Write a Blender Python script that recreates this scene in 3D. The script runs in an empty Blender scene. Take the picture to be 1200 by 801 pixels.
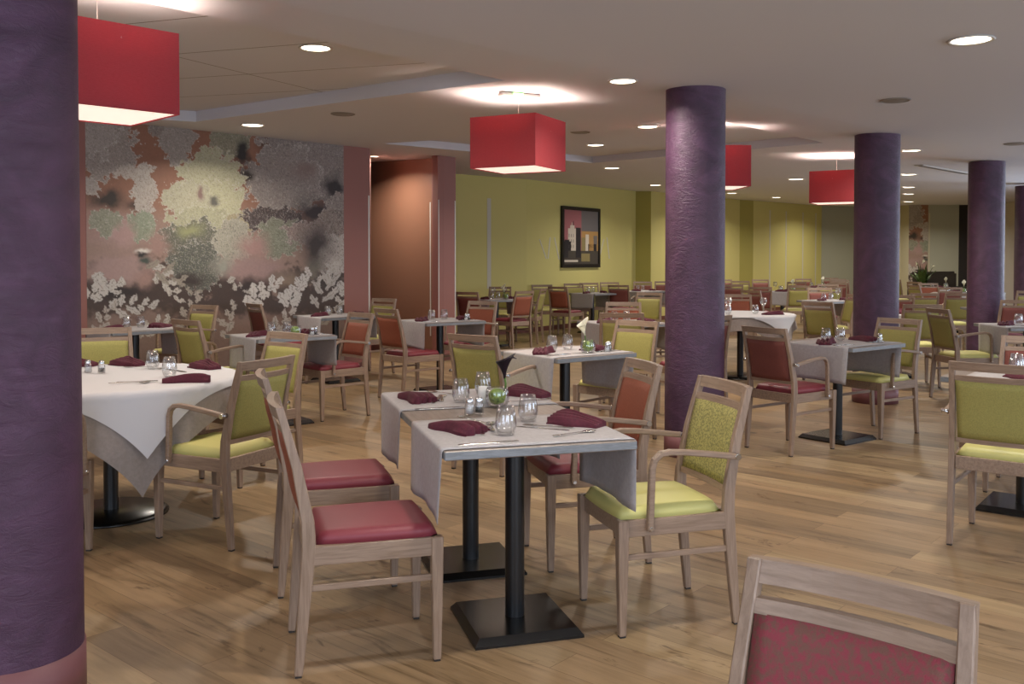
import bpy, bmesh, math, random
import numpy as np
from mathutils import Vector, Matrix
random.seed(7)
PI = math.pi
COL = bpy.context.scene.collection
SC = bpy.context.scene

# ------------------------------------------------------------------ camera
FPX, YH, TILT, EYE = 1100.0, 303.1, 0.025, 1.397
cam_d = bpy.data.cameras.new('camera'); cam = bpy.data.objects.new('camera', cam_d); COL.objects.link(cam)
cam.location = (0, 0, EYE); cam.rotation_euler = (PI/2 - TILT, 0, 0)
cam_d.sensor_width = 36.0; cam_d.lens = FPX/1200*36.0
cam_d.shift_y = -(400.5 - (YH + FPX*math.tan(TILT)))/1200.0
cam_d.clip_end = 200
SC.camera = cam

# ------------------------------------------------------------------ colour management, world
SC.view_settings.view_transform = 'Standard'; SC.view_settings.look = 'None'
SC.view_settings.gamma = 1.0; SC.view_settings.exposure = 0.17
SC.view_settings.use_curve_mapping = False
SC.cycles.use_denoising = True
SC.cycles.max_bounces = 8; SC.cycles.transparent_max_bounces = 16
SC.cycles.sample_clamp_indirect = 4.0
SC.cycles.caustics_reflective = False; SC.cycles.caustics_refractive = False
w = bpy.data.worlds.new('world'); SC.world = w; w.use_nodes = True
w.node_tree.nodes['Background'].inputs[0].default_value = (0.55, 0.65, 0.85, 1)
w.node_tree.nodes['Background'].inputs[1].default_value = 0.6

def area(name, loc, target, sx, sy, power, color):
    d = bpy.data.lights.new(name, 'AREA'); d.shape = 'RECTANGLE'; d.size = sx; d.size_y = sy
    d.energy = power; d.color = color
    o = bpy.data.objects.new(name, d); COL.objects.link(o); o.location = loc
    v = Vector(target) - Vector(loc); o.rotation_euler = v.to_track_quat('-Z', 'Y').to_euler()
    return o
# daylight coming in through the windows of the rear and right-hand walls
DAY = (0.72, 0.83, 1.0)
area('daylight', (-3.2, -2.85, 1.45), (-3.2, 5, 1.25), 3.2, 2.0, 95, DAY)
area('daylight', (2.6, -2.85, 1.45), (2.6, 5, 1.25), 4.6, 2.0, 165, DAY)
area('daylight', (7.60, 1.0, 1.45), (0, 2.4, 1.2), 3.6, 2.0, 85, DAY)
area('daylight', (8.80, 7.2, 1.45), (0, 8.7, 1.2), 4.0, 2.0, 75, DAY)
area('daylight', (10.05, 13.6, 1.45), (0, 15.0, 1.2), 4.0, 2.0, 115, DAY)
DOWN_W, DOWN_SPREAD = 19.0, math.radians(150)
WARM = (1.0, 0.92, 0.81)
LAMP_W = 11.0

# ------------------------------------------------------------------ helpers
def tag(o, label=None, cat=None, group=None, kind=None):
    if label: o['label'] = label
    if cat: o['category'] = cat
    if group: o['group'] = group
    if kind: o['kind'] = kind
    return o
def obj(name, bm, mat, parent=None, smooth=False):
    me = bpy.data.meshes.new(name)
    bmesh.ops.recalc_face_normals(bm, faces=bm.faces)
    if smooth is True:
        for f in bm.faces: f.smooth = True
    bm.to_mesh(me); bm.free()
    mats = mat if isinstance(mat, (list, tuple)) else [mat]
    for m in mats: me.materials.append(m)
    if isinstance(smooth, float): 
        me.shade_auto = None if False else None
    o = bpy.data.objects.new(name, me); COL.objects.link(o)
    if parent is not None: o.parent = parent
    return o
def empty(name, loc=(0,0,0), rz=0, label=None, cat=None, group=None):
    o = bpy.data.objects.new(name, None); COL.objects.link(o)
    o.location = loc; o.rotation_euler = (0,0,rz); o.empty_display_size = .1
    return tag(o, label, cat, group)
def copy_tree(o, parent=None):
    c = o.copy(); COL.objects.link(c)
    if parent is not None: c.parent = parent
    for ch in list(o.children): copy_tree(ch, c)
    return c
def place(proto, x, y, rz, label, group=None, z=None, swap=None):
    """first use moves the prototype itself, later uses copy it with all its parts"""
    o = proto if not proto.get('placed') else copy_tree(proto)
    if not proto.get('placed'): proto['placed'] = 1
    if o.get('placed'): pass
    o.location = (x, y, proto.location.z if z is None else z); o.rotation_euler = (0,0,rz)
    o['label'] = label
    if group: o['group'] = group
    return o
def bm_box(bm, x0,x1,y0,y1,z0,z1, bev=0, seg=1, mi=0):
    r = bmesh.ops.create_cube(bm, size=1)
    vs = r['verts']
    for v in vs:
        v.co = Vector(((x0+x1)/2 + v.co.x*(x1-x0), (y0+y1)/2 + v.co.y*(y1-y0), (z0+z1)/2 + v.co.z*(z1-z0)))
    fs = {f for v in vs for f in v.link_faces}
    for f in fs: f.material_index = mi
    if bev:
        es = {e for v in vs for e in v.link_edges}
        bmesh.ops.bevel(bm, geom=list(es), offset=bev, segments=seg, affect='EDGES', clamp_overlap=True, material=-1)
    return vs
def box(*a, **k):
    bm = bmesh.new(); bm_box(bm, *a, **k); return bm
def bm_lathe(bm, prof, n=24, c=(0,0,0), close=False, mi=0):
    rings = []
    for r, z in prof:
        if r < 1e-6: rings.append([bm.verts.new((c[0], c[1], c[2]+z))])
        else: rings.append([bm.verts.new((c[0]+r*math.cos(2*PI*i/n), c[1]+r*math.sin(2*PI*i/n), c[2]+z)) for i in range(n)])
    pairs = list(zip(rings[:-1], rings[1:]))
    if close: pairs.append((rings[-1], rings[0]))
    for a, b in pairs:
        for i in range(n):
            j = (i+1) % n
            vs = [a[i % len(a)], a[j % len(a)], b[j % len(b)], b[i % len(b)]]
            u = []
            for v in vs:
                if v not in u: u.append(v)
            if len(u) > 2:
                f = bm.faces.new(u); f.smooth = True; f.material_index = mi
    return bm
def lathe(prof, n=24, c=(0,0,0), close=False):
    return bm_lathe(bmesh.new(), prof, n, c, close)
def bm_sweep_xz(bm, pts, wy, y=0, bev=.003, ysh=None):
    """bar of rectangular section following (x, z, thickness) in the xz plane; wy = width in y; ysh = y centre per point"""
    rings = []
    for i, (x, z, th) in enumerate(pts):
        a = pts[max(i-1, 0)]; b = pts[min(i+1, len(pts)-1)]
        tx, tz = b[0]-a[0], b[1]-a[1]; l = math.hypot(tx, tz) or 1; nx, nz = tz/l, -tx/l
        yc = y if ysh is None else ysh[i]
        rings.append([bm.verts.new((x + s*nx*th/2, yc + q*wy/2, z + s*nz*th/2)) for s, q in ((-1,-1),(1,-1),(1,1),(-1,1))])
    fs = []
    for a, b in zip(rings[:-1], rings[1:]):
        for i in range(4): fs.append(bm.faces.new((a[i], a[(i+1)%4], b[(i+1)%4], b[i])))
    fs.append(bm.faces.new(rings[0][::-1])); fs.append(bm.faces.new(rings[-1]))
    if bev:
        bm.normal_update()
        es = {e for f in fs for e in f.edges if e.calc_face_angle(0) > .8}
        bmesh.ops.bevel(bm, geom=list(es), offset=bev, segments=1, affect='EDGES', clamp_overlap=True)
    return bm
def bm_tube(bm, pts, r, n=8, mi=0):
    rings = []
    for i, p in enumerate(pts):
        p = Vector(p); a = Vector(pts[max(i-1,0)]); b = Vector(pts[min(i+1,len(pts)-1)])
        t = (b-a).normalized(); u = t.cross(Vector((0,0,1)) if abs(t.z) < .95 else Vector((1,0,0))).normalized(); v = t.cross(u)
        rr = r[i] if isinstance(r, (list, tuple)) else r
        rings.append([bm.verts.new(p + rr*(math.cos(2*PI*k/n)*u + math.sin(2*PI*k/n)*v)) for k in range(n)])
    for a, b in zip(rings[:-1], rings[1:]):
        for i in range(n):
            f = bm.faces.new((a[i], a[(i+1)%n], b[(i+1)%n], b[i])); f.smooth = True; f.material_index = mi
    bm.faces.new(rings[0][::-1]).material_index = mi; bm.faces.new(rings[-1]).material_index = mi
    return bm
def grid(fn, nu, nv, thick=None):
    """open or closed-thickness sheet: fn(s,t) -> point ; s,t in 0..1"""
    bm = bmesh.new(); top = [[bm.verts.new(fn(i/nu, j/nv)) for j in range(nv+1)] for i in range(nu+1)]
    for i in range(nu):
        for j in range(nv):
            f = bm.faces.new((top[i][j], top[i+1][j], top[i+1][j+1], top[i][j+1])); f.smooth = True
    return bm
def poly_prism(pts, z0, z1):
    bm = bmesh.new(); a = [bm.verts.new((x,y,z0)) for x,y in pts]; b = [bm.verts.new((x,y,z1)) for x,y in pts]
    n = len(pts)
    bm.faces.new(a[::-1]); bm.faces.new(b)
    for i in range(n): bm.faces.new((a[i], a[(i+1)%n], b[(i+1)%n], b[i]))
    return bm

# ------------------------------------------------------------------ materials
def new_mat(name):
    m = bpy.data.materials.new(name); m.use_nodes = True
    nt = m.node_tree; b = nt.nodes['Principled BSDF']
    return m, nt, b
def srgb(h):
    h = h.lstrip('#'); c = [int(h[i:i+2], 16)/255 for i in (0,2,4)]
    return tuple(x/12.92 if x <= .04045 else ((x+.055)/1.055)**2.4 for x in c) + (1,)
def N(nt, t, **kw):
    n = nt.nodes.new(t)
    for k, v in kw.items():
        if k in n.inputs: n.inputs[k].default_value = v
        else: setattr(n, k, v)
    return n
def ramp(nt, stops, interp='LINEAR'):
    r = nt.nodes.new('ShaderNodeValToRGB'); e = r.color_ramp.elements; r.color_ramp.interpolation = interp
    while len(e) < len(stops): e.new(.5)
    for i, (p, c) in enumerate(stops):
        e[i].position = p; e[i].color = c if not isinstance(c, str) else srgb(c)
    return r
def coords(nt, scale=(1,1,1), rot=(0,0,0), out='Object'):
    tc = N(nt, 'ShaderNodeTexCoord'); mp = N(nt, 'ShaderNodeMapping'); mp.inputs['Scale'].default_value = scale
    mp.inputs['Rotation'].default_value = rot
    nt.links.new(tc.outputs[out], mp.inputs[0]); return mp
def simple(name, col, rough=.5, metal=0, spec=.5, noise=None, bump=0, bscale=200, coat=0):
    m, nt, b = new_mat(name)
    b.inputs['Base Color'].default_value = srgb(col); b.inputs['Roughness'].default_value = rough
    b.inputs['Metallic'].default_value = metal; b.inputs['Specular IOR Level'].default_value = spec
    if coat: b.inputs['Coat Weight'].default_value = coat; b.inputs['Coat Roughness'].default_value = .2
    if noise:
        c2, sc, lo, hi = noise
        mp = coords(nt, (sc,)*3); nz = N(nt, 'ShaderNodeTexNoise', Scale=1.0, Detail=5.0, Roughness=.65)
        nt.links.new(mp.outputs[0], nz.inputs['Vector'])
        r = ramp(nt, [(lo, col), (hi, c2)]); nt.links.new(nz.outputs[0], r.inputs[0]); nt.links.new(r.outputs[0], b.inputs['Base Color'])
    if bump:
        mp = coords(nt, (bscale,)*3); nz = N(nt, 'ShaderNodeTexNoise', Scale=1.0, Detail=3.0)
        nt.links.new(mp.outputs[0], nz.inputs['Vector'])
        bp = N(nt, 'ShaderNodeBump', Strength=bump, Distance=.002); nt.links.new(nz.outputs[0], bp.inputs['Height']); nt.links.new(bp.outputs[0], b.inputs['Normal'])
    return m
def wood(name, c1, c2, scale, rough=.45):
    m, nt, b = new_mat(name)
    mp = coords(nt, scale); nz = N(nt, 'ShaderNodeTexNoise', Scale=1.0, Detail=6.0, Roughness=.6, Distortion=.4)
    nt.links.new(mp.outputs[0], nz.inputs['Vector'])
    r = ramp(nt, [(.3, c1), (.7, c2)]); nt.links.new(nz.outputs[0], r.inputs[0]); nt.links.new(r.outputs[0], b.inputs['Base Color'])
    b.inputs['Roughness'].default_value = rough
    bp = N(nt, 'ShaderNodeBump', Strength=.15, Distance=.001); nt.links.new(nz.outputs[0], bp.inputs['Height']); nt.links.new(bp.outputs[0], b.inputs['Normal'])
    return m
M = {}
M['chair_wood'] = wood('greige_beech_upright', '#7f6957', '#9c8572', (90, 90, 7))
M['chair_wood_x'] = wood('greige_beech_along', '#7f6957', '#9c8572', (7, 90, 90))
M['chair_wood_y'] = wood('greige_beech_across', '#7f6957', '#9c8572', (90, 7, 90))
M['table_wood'] = wood('grey_brown_table_wood', '#72665e', '#8d8076', (60, 5, 60), .4)
M['table_edge'] = wood('grey_table_edge', '#707376', '#898d91', (20, 20, 140), .4)
M['rust'] = simple('rust_fabric', '#84452f', .75, noise=('#8f4f38', 130, .35, .65), bump=.3, bscale=500)
M['brown_red'] = simple('brown_red_fabric', '#6e3a33', .75, noise=('#7a4238', 130, .35, .65), bump=.3, bscale=500)
M['crimson'] = simple('crimson_vinyl', '#82343d', .5, bump=.1, bscale=300)
M['lime'] = simple('lime_vinyl', '#cdc77c', .5, bump=.1, bscale=300)
M['olive'] = simple('olive_green_fabric', '#a09855', .8, noise=('#8d864b', 160, .35, .65), bump=.3, bscale=500)
M['olive_pattern'] = simple('speckled_olive_fabric', '#a89f5e', .8, noise=('#817b49', 120, .47, .53), bump=.3, bscale=300)
M['mottled_red'] = simple('burgundy_and_moss_weave', '#84343f', .8, noise=('#6c483e', 85, .42, .58), bump=.6, bscale=420)
M['chrome'] = simple('chrome', '#d8dadd', .15, 1)
M['rubber'] = simple('dark_foot_cap', '#2a2624', .6)
M['black_metal'] = simple('black_powder_coat', '#0c0e11', .34, 0, .6)
M['plate_metal'] = simple('blackened_base_plate', '#0b0a09', .26, 0, .6)
M['linen'] = simple('grey_beige_linen', '#ada8a9', .85, noise=('#a29d9d', 60, .35, .65), bump=.3, bscale=700)
M['linen_under'] = simple('taupe_linen', '#968c86', .85, noise=('#8c827c', 60, .35, .65), bump=.3, bscale=700)
M['white_cloth'] = simple('white_tablecloth', '#c6c5c7', .8, bump=.15, bscale=700)
M['napkin'] = simple('burgundy_napkin', '#561a2b', .85, noise=('#4a1524', 80, .4, .6), bump=.3, bscale=600)
M['steel'] = simple('steel_cutlery', '#c9c4bd', .18, 1)
M['moss'] = simple('green_moss', '#5f7a2c', .8, noise=('#93b040', 90, .4, .6), bump=1, bscale=160)
M['leafg'] = simple('green_stem', '#4e6e2a', .5)
M['calla_dark'] = simple('aubergine_petal', '#2a1a26', .45)
M['calla_white'] = simple('white_petal', '#e8e6d6', .45)
M['white_paint'] = simple('white_ceramic', '#dddbd6', .3)
M['pepper'] = simple('pepper_grains', '#2c2a2a', .7)
M['salt'] = simple('salt_grains', '#e6e6e6', .6)
M['trim_white'] = simple('white_metal_ring', '#c9c5bd', .4)
M['speaker_grey'] = simple('grey_grille', '#8c857c', .6)
M['frame_black'] = simple('black_frame', '#131112', .4)
M['terracotta'] = simple('terracotta_paint', '#8f5f56', .6)
M['brown_panel'] = simple('brown_lacquer_panel', '#85604c', .4)
M['green_wall'] = simple('lime_olive_paint', '#cbc27a', .7)
M['green_dark'] = simple('green_wall_darker', '#a59c50', .7)  # darker green on the step and return faces of the green wall
M['grey_wall'] = simple('grey_green_paint', '#a3a492', .7)
M['cream_wall'] = simple('cream_paint', '#bdb69c', .7)
M['stripe'] = simple('pale_grey_stripe', '#c6c3b4', .6)
M['dark_end'] = simple('black_brown_end', '#1c1716', .8)  # near-black tone of the last wall piece beside the alcove
M['baseboard'] = simple('brown_skirting', '#6b4138', .5)
M['plain_wall'] = simple('warm_white_paint', '#c4bbb0', .7)
M['window_frame'] = simple('grey_window_frame', '#6d6d6d', .5)
M['sofa'] = simple('dark_grey_leather', '#3d3733', .5)
M['plant'] = simple('plant_green', '#3f5226', .6, noise=('#56702f', 30, .4, .6))
M['terracotta_strip'] = M['terracotta']

# plaster column
def column_mat():
    m, nt, b = new_mat('purple_trowelled_plaster')
    mp = coords(nt, (1.6,1.6,2.6)); nz = N(nt, 'ShaderNodeTexNoise', Scale=2.2, Detail=8.0, Roughness=.6, Distortion=1.6)
    nt.links.new(mp.outputs[0], nz.inputs['Vector'])
    r = ramp(nt, [(.25, '#3b2437'), (.5, '#492e45'), (.75, '#593b55')]); nt.links.new(nz.outputs[0], r.inputs[0])
    nt.links.new(r.outputs[0], b.inputs['Base Color']); b.inputs['Roughness'].default_value = .5
    mp2 = coords(nt, (4,4,9)); n2 = N(nt, 'ShaderNodeTexNoise', Scale=2.5, Detail=9.0, Roughness=.7, Distortion=2.5); nt.links.new(mp2.outputs[0], n2.inputs['Vector'])
    bp = N(nt, 'ShaderNodeBump', Strength=.8, Distance=.008); nt.links.new(n2.outputs[0], bp.inputs['Height']); nt.links.new(bp.outputs[0], b.inputs['Normal'])
    return m
M['column'] = column_mat()
M['column_band'] = simple('terracotta_column_band', '#74484a', .5)

def floor_mat():
    m, nt, b = new_mat('oak_planks')
    mp = coords(nt, (1,1,1), (0,0,math.radians(41)))
    br = N(nt, 'ShaderNodeTexBrick', Scale=1.0); br.offset = .37; br.offset_frequency = 2
    br.inputs['Brick Width'].default_value = 1.45; br.inputs['Row Height'].default_value = .155
    br.inputs['Mortar Size'].default_value = .0013; br.inputs['Mortar Smooth'].default_value = .1; br.inputs['Bias'].default_value = 0
    br.inputs['Color1'].default_value = (0,0,0,1); br.inputs['Color2'].default_value = (1,1,1,1); br.inputs['Mortar'].default_value = (.5,.5,.5,1)
    nt.links.new(mp.outputs[0], br.inputs['Vector'])
    rp = ramp(nt, [(0, '#8a7152'), (.35, '#997f60'), (.7, '#7c674e'), (1, '#a78e6b')]); nt.links.new(br.outputs['Color'], rp.inputs[0])
    # grain running along each plank, shifted per plank
    vm = N(nt, 'ShaderNodeVectorMath', operation='MULTIPLY_ADD'); vm.inputs[1].default_value = (1.6, 22, 1)
    nt.links.new(mp.outputs[0], vm.inputs[0])
    sc = N(nt, 'ShaderNodeVectorMath', operation='SCALE'); sc.inputs['Scale'].default_value = 37.0
    nt.links.new(br.outputs['Color'], sc.inputs[0]); nt.links.new(sc.outputs[0], vm.inputs[2])
    nz = N(nt, 'ShaderNodeTexNoise', Scale=1.0, Detail=7.0, Roughness=.62, Distortion=.6); nt.links.new(vm.outputs[0], nz.inputs['Vector'])
    g = ramp(nt, [(.27, (.36,.33,.28,1)), (.42, (.86,.85,.83,1)), (.55, (1.0,1.0,1.0,1)), (.75, (1.2,1.18,1.14,1))]); nt.links.new(nz.outputs[0], g.inputs[0])
    mx = N(nt, 'ShaderNodeMix', data_type='RGBA', blend_type='MULTIPLY'); mx.inputs[0].default_value = 1
    nt.links.new(rp.outputs[0], mx.inputs[6]); nt.links.new(g.outputs[0], mx.inputs[7])
    # knots
    vk = N(nt, 'ShaderNodeVectorMath', operation='MULTIPLY'); vk.inputs[1].default_value = (1.25, 3.6, 1); nt.links.new(mp.outputs[0], vk.inputs[0])
    nk = N(nt, 'ShaderNodeTexNoise', Scale=2.2, Detail=4.0, Roughness=.7, Distortion=1.2); nt.links.new(vk.outputs[0], nk.inputs['Vector'])
    kr = ramp(nt, [(.60, (0,0,0,1)), (.70, (.85,.85,.85,1))]); nt.links.new(nk.outputs[0], kr.inputs[0])
    mk = N(nt, 'ShaderNodeMix', data_type='RGBA'); mk.inputs[7].default_value = srgb('#55402a')
    nt.links.new(kr.outputs[0], mk.inputs[0]); nt.links.new(mx.outputs[2], mk.inputs[6])
    ms = N(nt, 'ShaderNodeMix', data_type='RGBA'); ms.inputs[7].default_value = srgb('#5f4930')
    sm = N(nt, 'ShaderNodeMath', operation='MULTIPLY'); sm.inputs[1].default_value = .75; nt.links.new(br.outputs['Fac'], sm.inputs[0])
    nt.links.new(sm.outputs[0], ms.inputs[0]); nt.links.new(mk.outputs[2], ms.inputs[6])
    nt.links.new(ms.outputs[2], b.inputs['Base Color'])
    b.inputs['Roughness'].default_value = .42; b.inputs['Specular IOR Level'].default_value = .35
    bp = N(nt, 'ShaderNodeBump', Strength=.12, Distance=.002); nt.links.new(nz.outputs[0], bp.inputs['Height']); nt.links.new(bp.outputs[0], b.inputs['Normal'])
    return m
M['floor'] = floor_mat()
M['ceiling'] = simple('grey_white_ceiling_paint', '#d2d3da', .85)
def tile_ceiling_mat():
    m, nt, b = new_mat('ceiling_panels_with_seams')
    mp = coords(nt, (1,1,1), (0,0,-math.radians(155)))
    br = N(nt, 'ShaderNodeTexBrick', Scale=1.0); br.offset = 0
    br.inputs['Brick Width'].default_value = 2.4; br.inputs['Row Height'].default_value = .8
    br.inputs['Mortar Size'].default_value = .006; br.inputs['Mortar Smooth'].default_value = .2
    for k in ('Color1','Color2'): br.inputs[k].default_value = srgb('#d2d3da')
    br.inputs['Mortar'].default_value = srgb('#6f675f'); nt.links.new(mp.outputs[0], br.inputs['Vector'])
    nt.links.new(br.outputs['Color'], b.inputs['Base Color']); b.inputs['Roughness'].default_value = .85
    return m
M['ceiling_panel'] = tile_ceiling_mat()
def emit(name, col, s, base='#ffffff'):
    m, nt, b = new_mat(name); b.inputs['Base Color'].default_value = srgb(base)
    b.inputs['Emission Color'].default_value = (*col, 1); b.inputs['Emission Strength'].default_value = s
    return m
M['lens'] = emit('lit_downlight_lens', (1, .86, .66), 5.0)
M['diffuser'] = emit('lit_lamp_diffuser', (1, .78, .66), .85)
M['exit_green'] = emit('green_indicator_light', (.2, 1, .15), 3.0)
def shade_mat():
    m, nt, b = new_mat('red_fabric_shade')
    mp = coords(nt, (60,60,420)); nz = N(nt, 'ShaderNodeTexNoise', Scale=1.0, Detail=3.0); nt.links.new(mp.outputs[0], nz.inputs['Vector'])
    r = ramp(nt, [(.3, '#a13a40'), (.7, '#ad454a')]); nt.links.new(nz.outputs[0], r.inputs[0])
    nt.links.new(r.outputs[0], b.inputs['Base Color']); b.inputs['Roughness'].default_value = .9
    tr = N(nt, 'ShaderNodeBsdfTranslucent'); tr.inputs[0].default_value = srgb('#b84a46')
    mx = N(nt, 'ShaderNodeMixShader'); mx.inputs[0].default_value = .22
    nt.links.new(b.outputs[0], mx.inputs[1]); nt.links.new(tr.outputs[0], mx.inputs[2])
    nt.links.new(mx.outputs[0], nt.nodes['Material Output'].inputs[0])
    return m
M['shade'] = shade_mat()
def glass_mat(name, col=(1,1,1,1), rough=0.0):
    m, nt, b = new_mat(name); nt.nodes.remove(b)      # thin clear glass: sheer, brighter reflections at grazing angles
    t = N(nt, 'ShaderNodeBsdfTransparent'); t.inputs[0].default_value = (.97,.975,.98,1)
    g = N(nt, 'ShaderNodeBsdfGlossy'); g.inputs['Roughness'].default_value = .08
    lw = N(nt, 'ShaderNodeLayerWeight', Blend=.32); mr = N(nt, 'ShaderNodeMapRange'); mr.inputs['To Min'].default_value = .07; mr.inputs['To Max'].default_value = .75
    nt.links.new(lw.outputs['Facing'], mr.inputs[0])
    mx = N(nt, 'ShaderNodeMixShader'); nt.links.new(mr.outputs[0], mx.inputs[0]); nt.links.new(t.outputs[0], mx.inputs[1]); nt.links.new(g.outputs[0], mx.inputs[2])
    nt.links.new(mx.outputs[0], nt.nodes['Material Output'].inputs[0]); return m
M['glass'] = glass_mat('clear_glass')
M['window_glass'] = glass_mat('window_glass')

# ------------------------------------------------------------------ room shell
SLOPE = .035
def ceilz(x, y):
    d = (x-1.306)*-.69 + (y-6.704)*.724
    return 2.591 + SLOPE*max(0, d)
def struct(name, bm, mat, parent=None, smooth=False):
    o = obj(name, bm, mat, parent, smooth)
    if parent is None: o['kind'] = 'structure'
    return o
WALL = [(-6.2,-3.0), (-6.2,7.25), (-4.40,9.23), (-4.248,9.374), (-2.087,11.66), (-1.807,11.96), (-2.15,14.33), (-1.13,13.32),
        (-1.10,12.90), (-1.008,12.786), (-.781,13.056), (-1.05,16.62), (.274,17.761), (2.801,21.296), (3.124,21.127),
        (5.921,24.441), (6.358,24.76), (8.927,27.099), (9.90,27.165), (10.66,25.75), (10.60,25.10), (10.974,24.78),
        (11.57,24.33), (11.95,24.0), (7.35,-3.0)]
FL = WALL
bm = poly_prism(FL, -.12, 0.0); struct('floor', bm, M['floor'])
def wall_seg(name, a, b, mat, z1=None, thick=.1, parent=None, z0=0.0):
    a = Vector(a); b = Vector(b); d = (b-a).normalized(); n = Vector((-d.y, d.x))   # outward = left of travel
    za = ceilz(*a)+.14 if z1 is None else z1; zb = ceilz(*b)+.14 if z1 is None else z1
    bm = bmesh.new()
    A = [bm.verts.new((p.x, p.y, z)) for p, z in ((a,z0),(b,z0),(b,zb),(a,za))]
    q = n*thick
    B = [bm.verts.new((p.x+q.x, p.y+q.y, z)) for p, z in ((a,z0),(b,z0),(b,zb),(a,za))]
    bm.faces.new(A); bm.faces.new(B[::-1])
    for i in range(4): bm.faces.new((A[i], B[i], B[(i+1)%4], A[(i+1)%4]))
    return struct(name, bm, mat, parent)
wm = {0:('wall_left','plain_wall'),1:('wall_left_front','terracotta'),2:('wall_strip_beside_mural','terracotta'),3:('wall_mural',None),
      4:('wall_terracotta_pier','terracotta'),5:('wall_recess_return','terracotta'),6:('wall_recess_panel','brown_panel'),
      7:('wall_recess_reveal','terracotta'),8:('wall_pier_reveal','terracotta'),9:('wall_pier_front','terracotta'),10:('wall_pier_back','terracotta'),
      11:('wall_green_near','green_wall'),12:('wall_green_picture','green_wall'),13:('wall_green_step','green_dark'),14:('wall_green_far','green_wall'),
      15:('wall_green_return','green_dark'),16:('wall_green_curved','green_wall'),17:('wall_grey_back','grey_wall'),18:('wall_cream_end','cream_wall'),
      19:('wall_cream_return','cream_wall'),20:('wall_far_mural',None),21:('wall_alcove','grey_wall'),22:('wall_dark_end','dark_end')}

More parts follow.
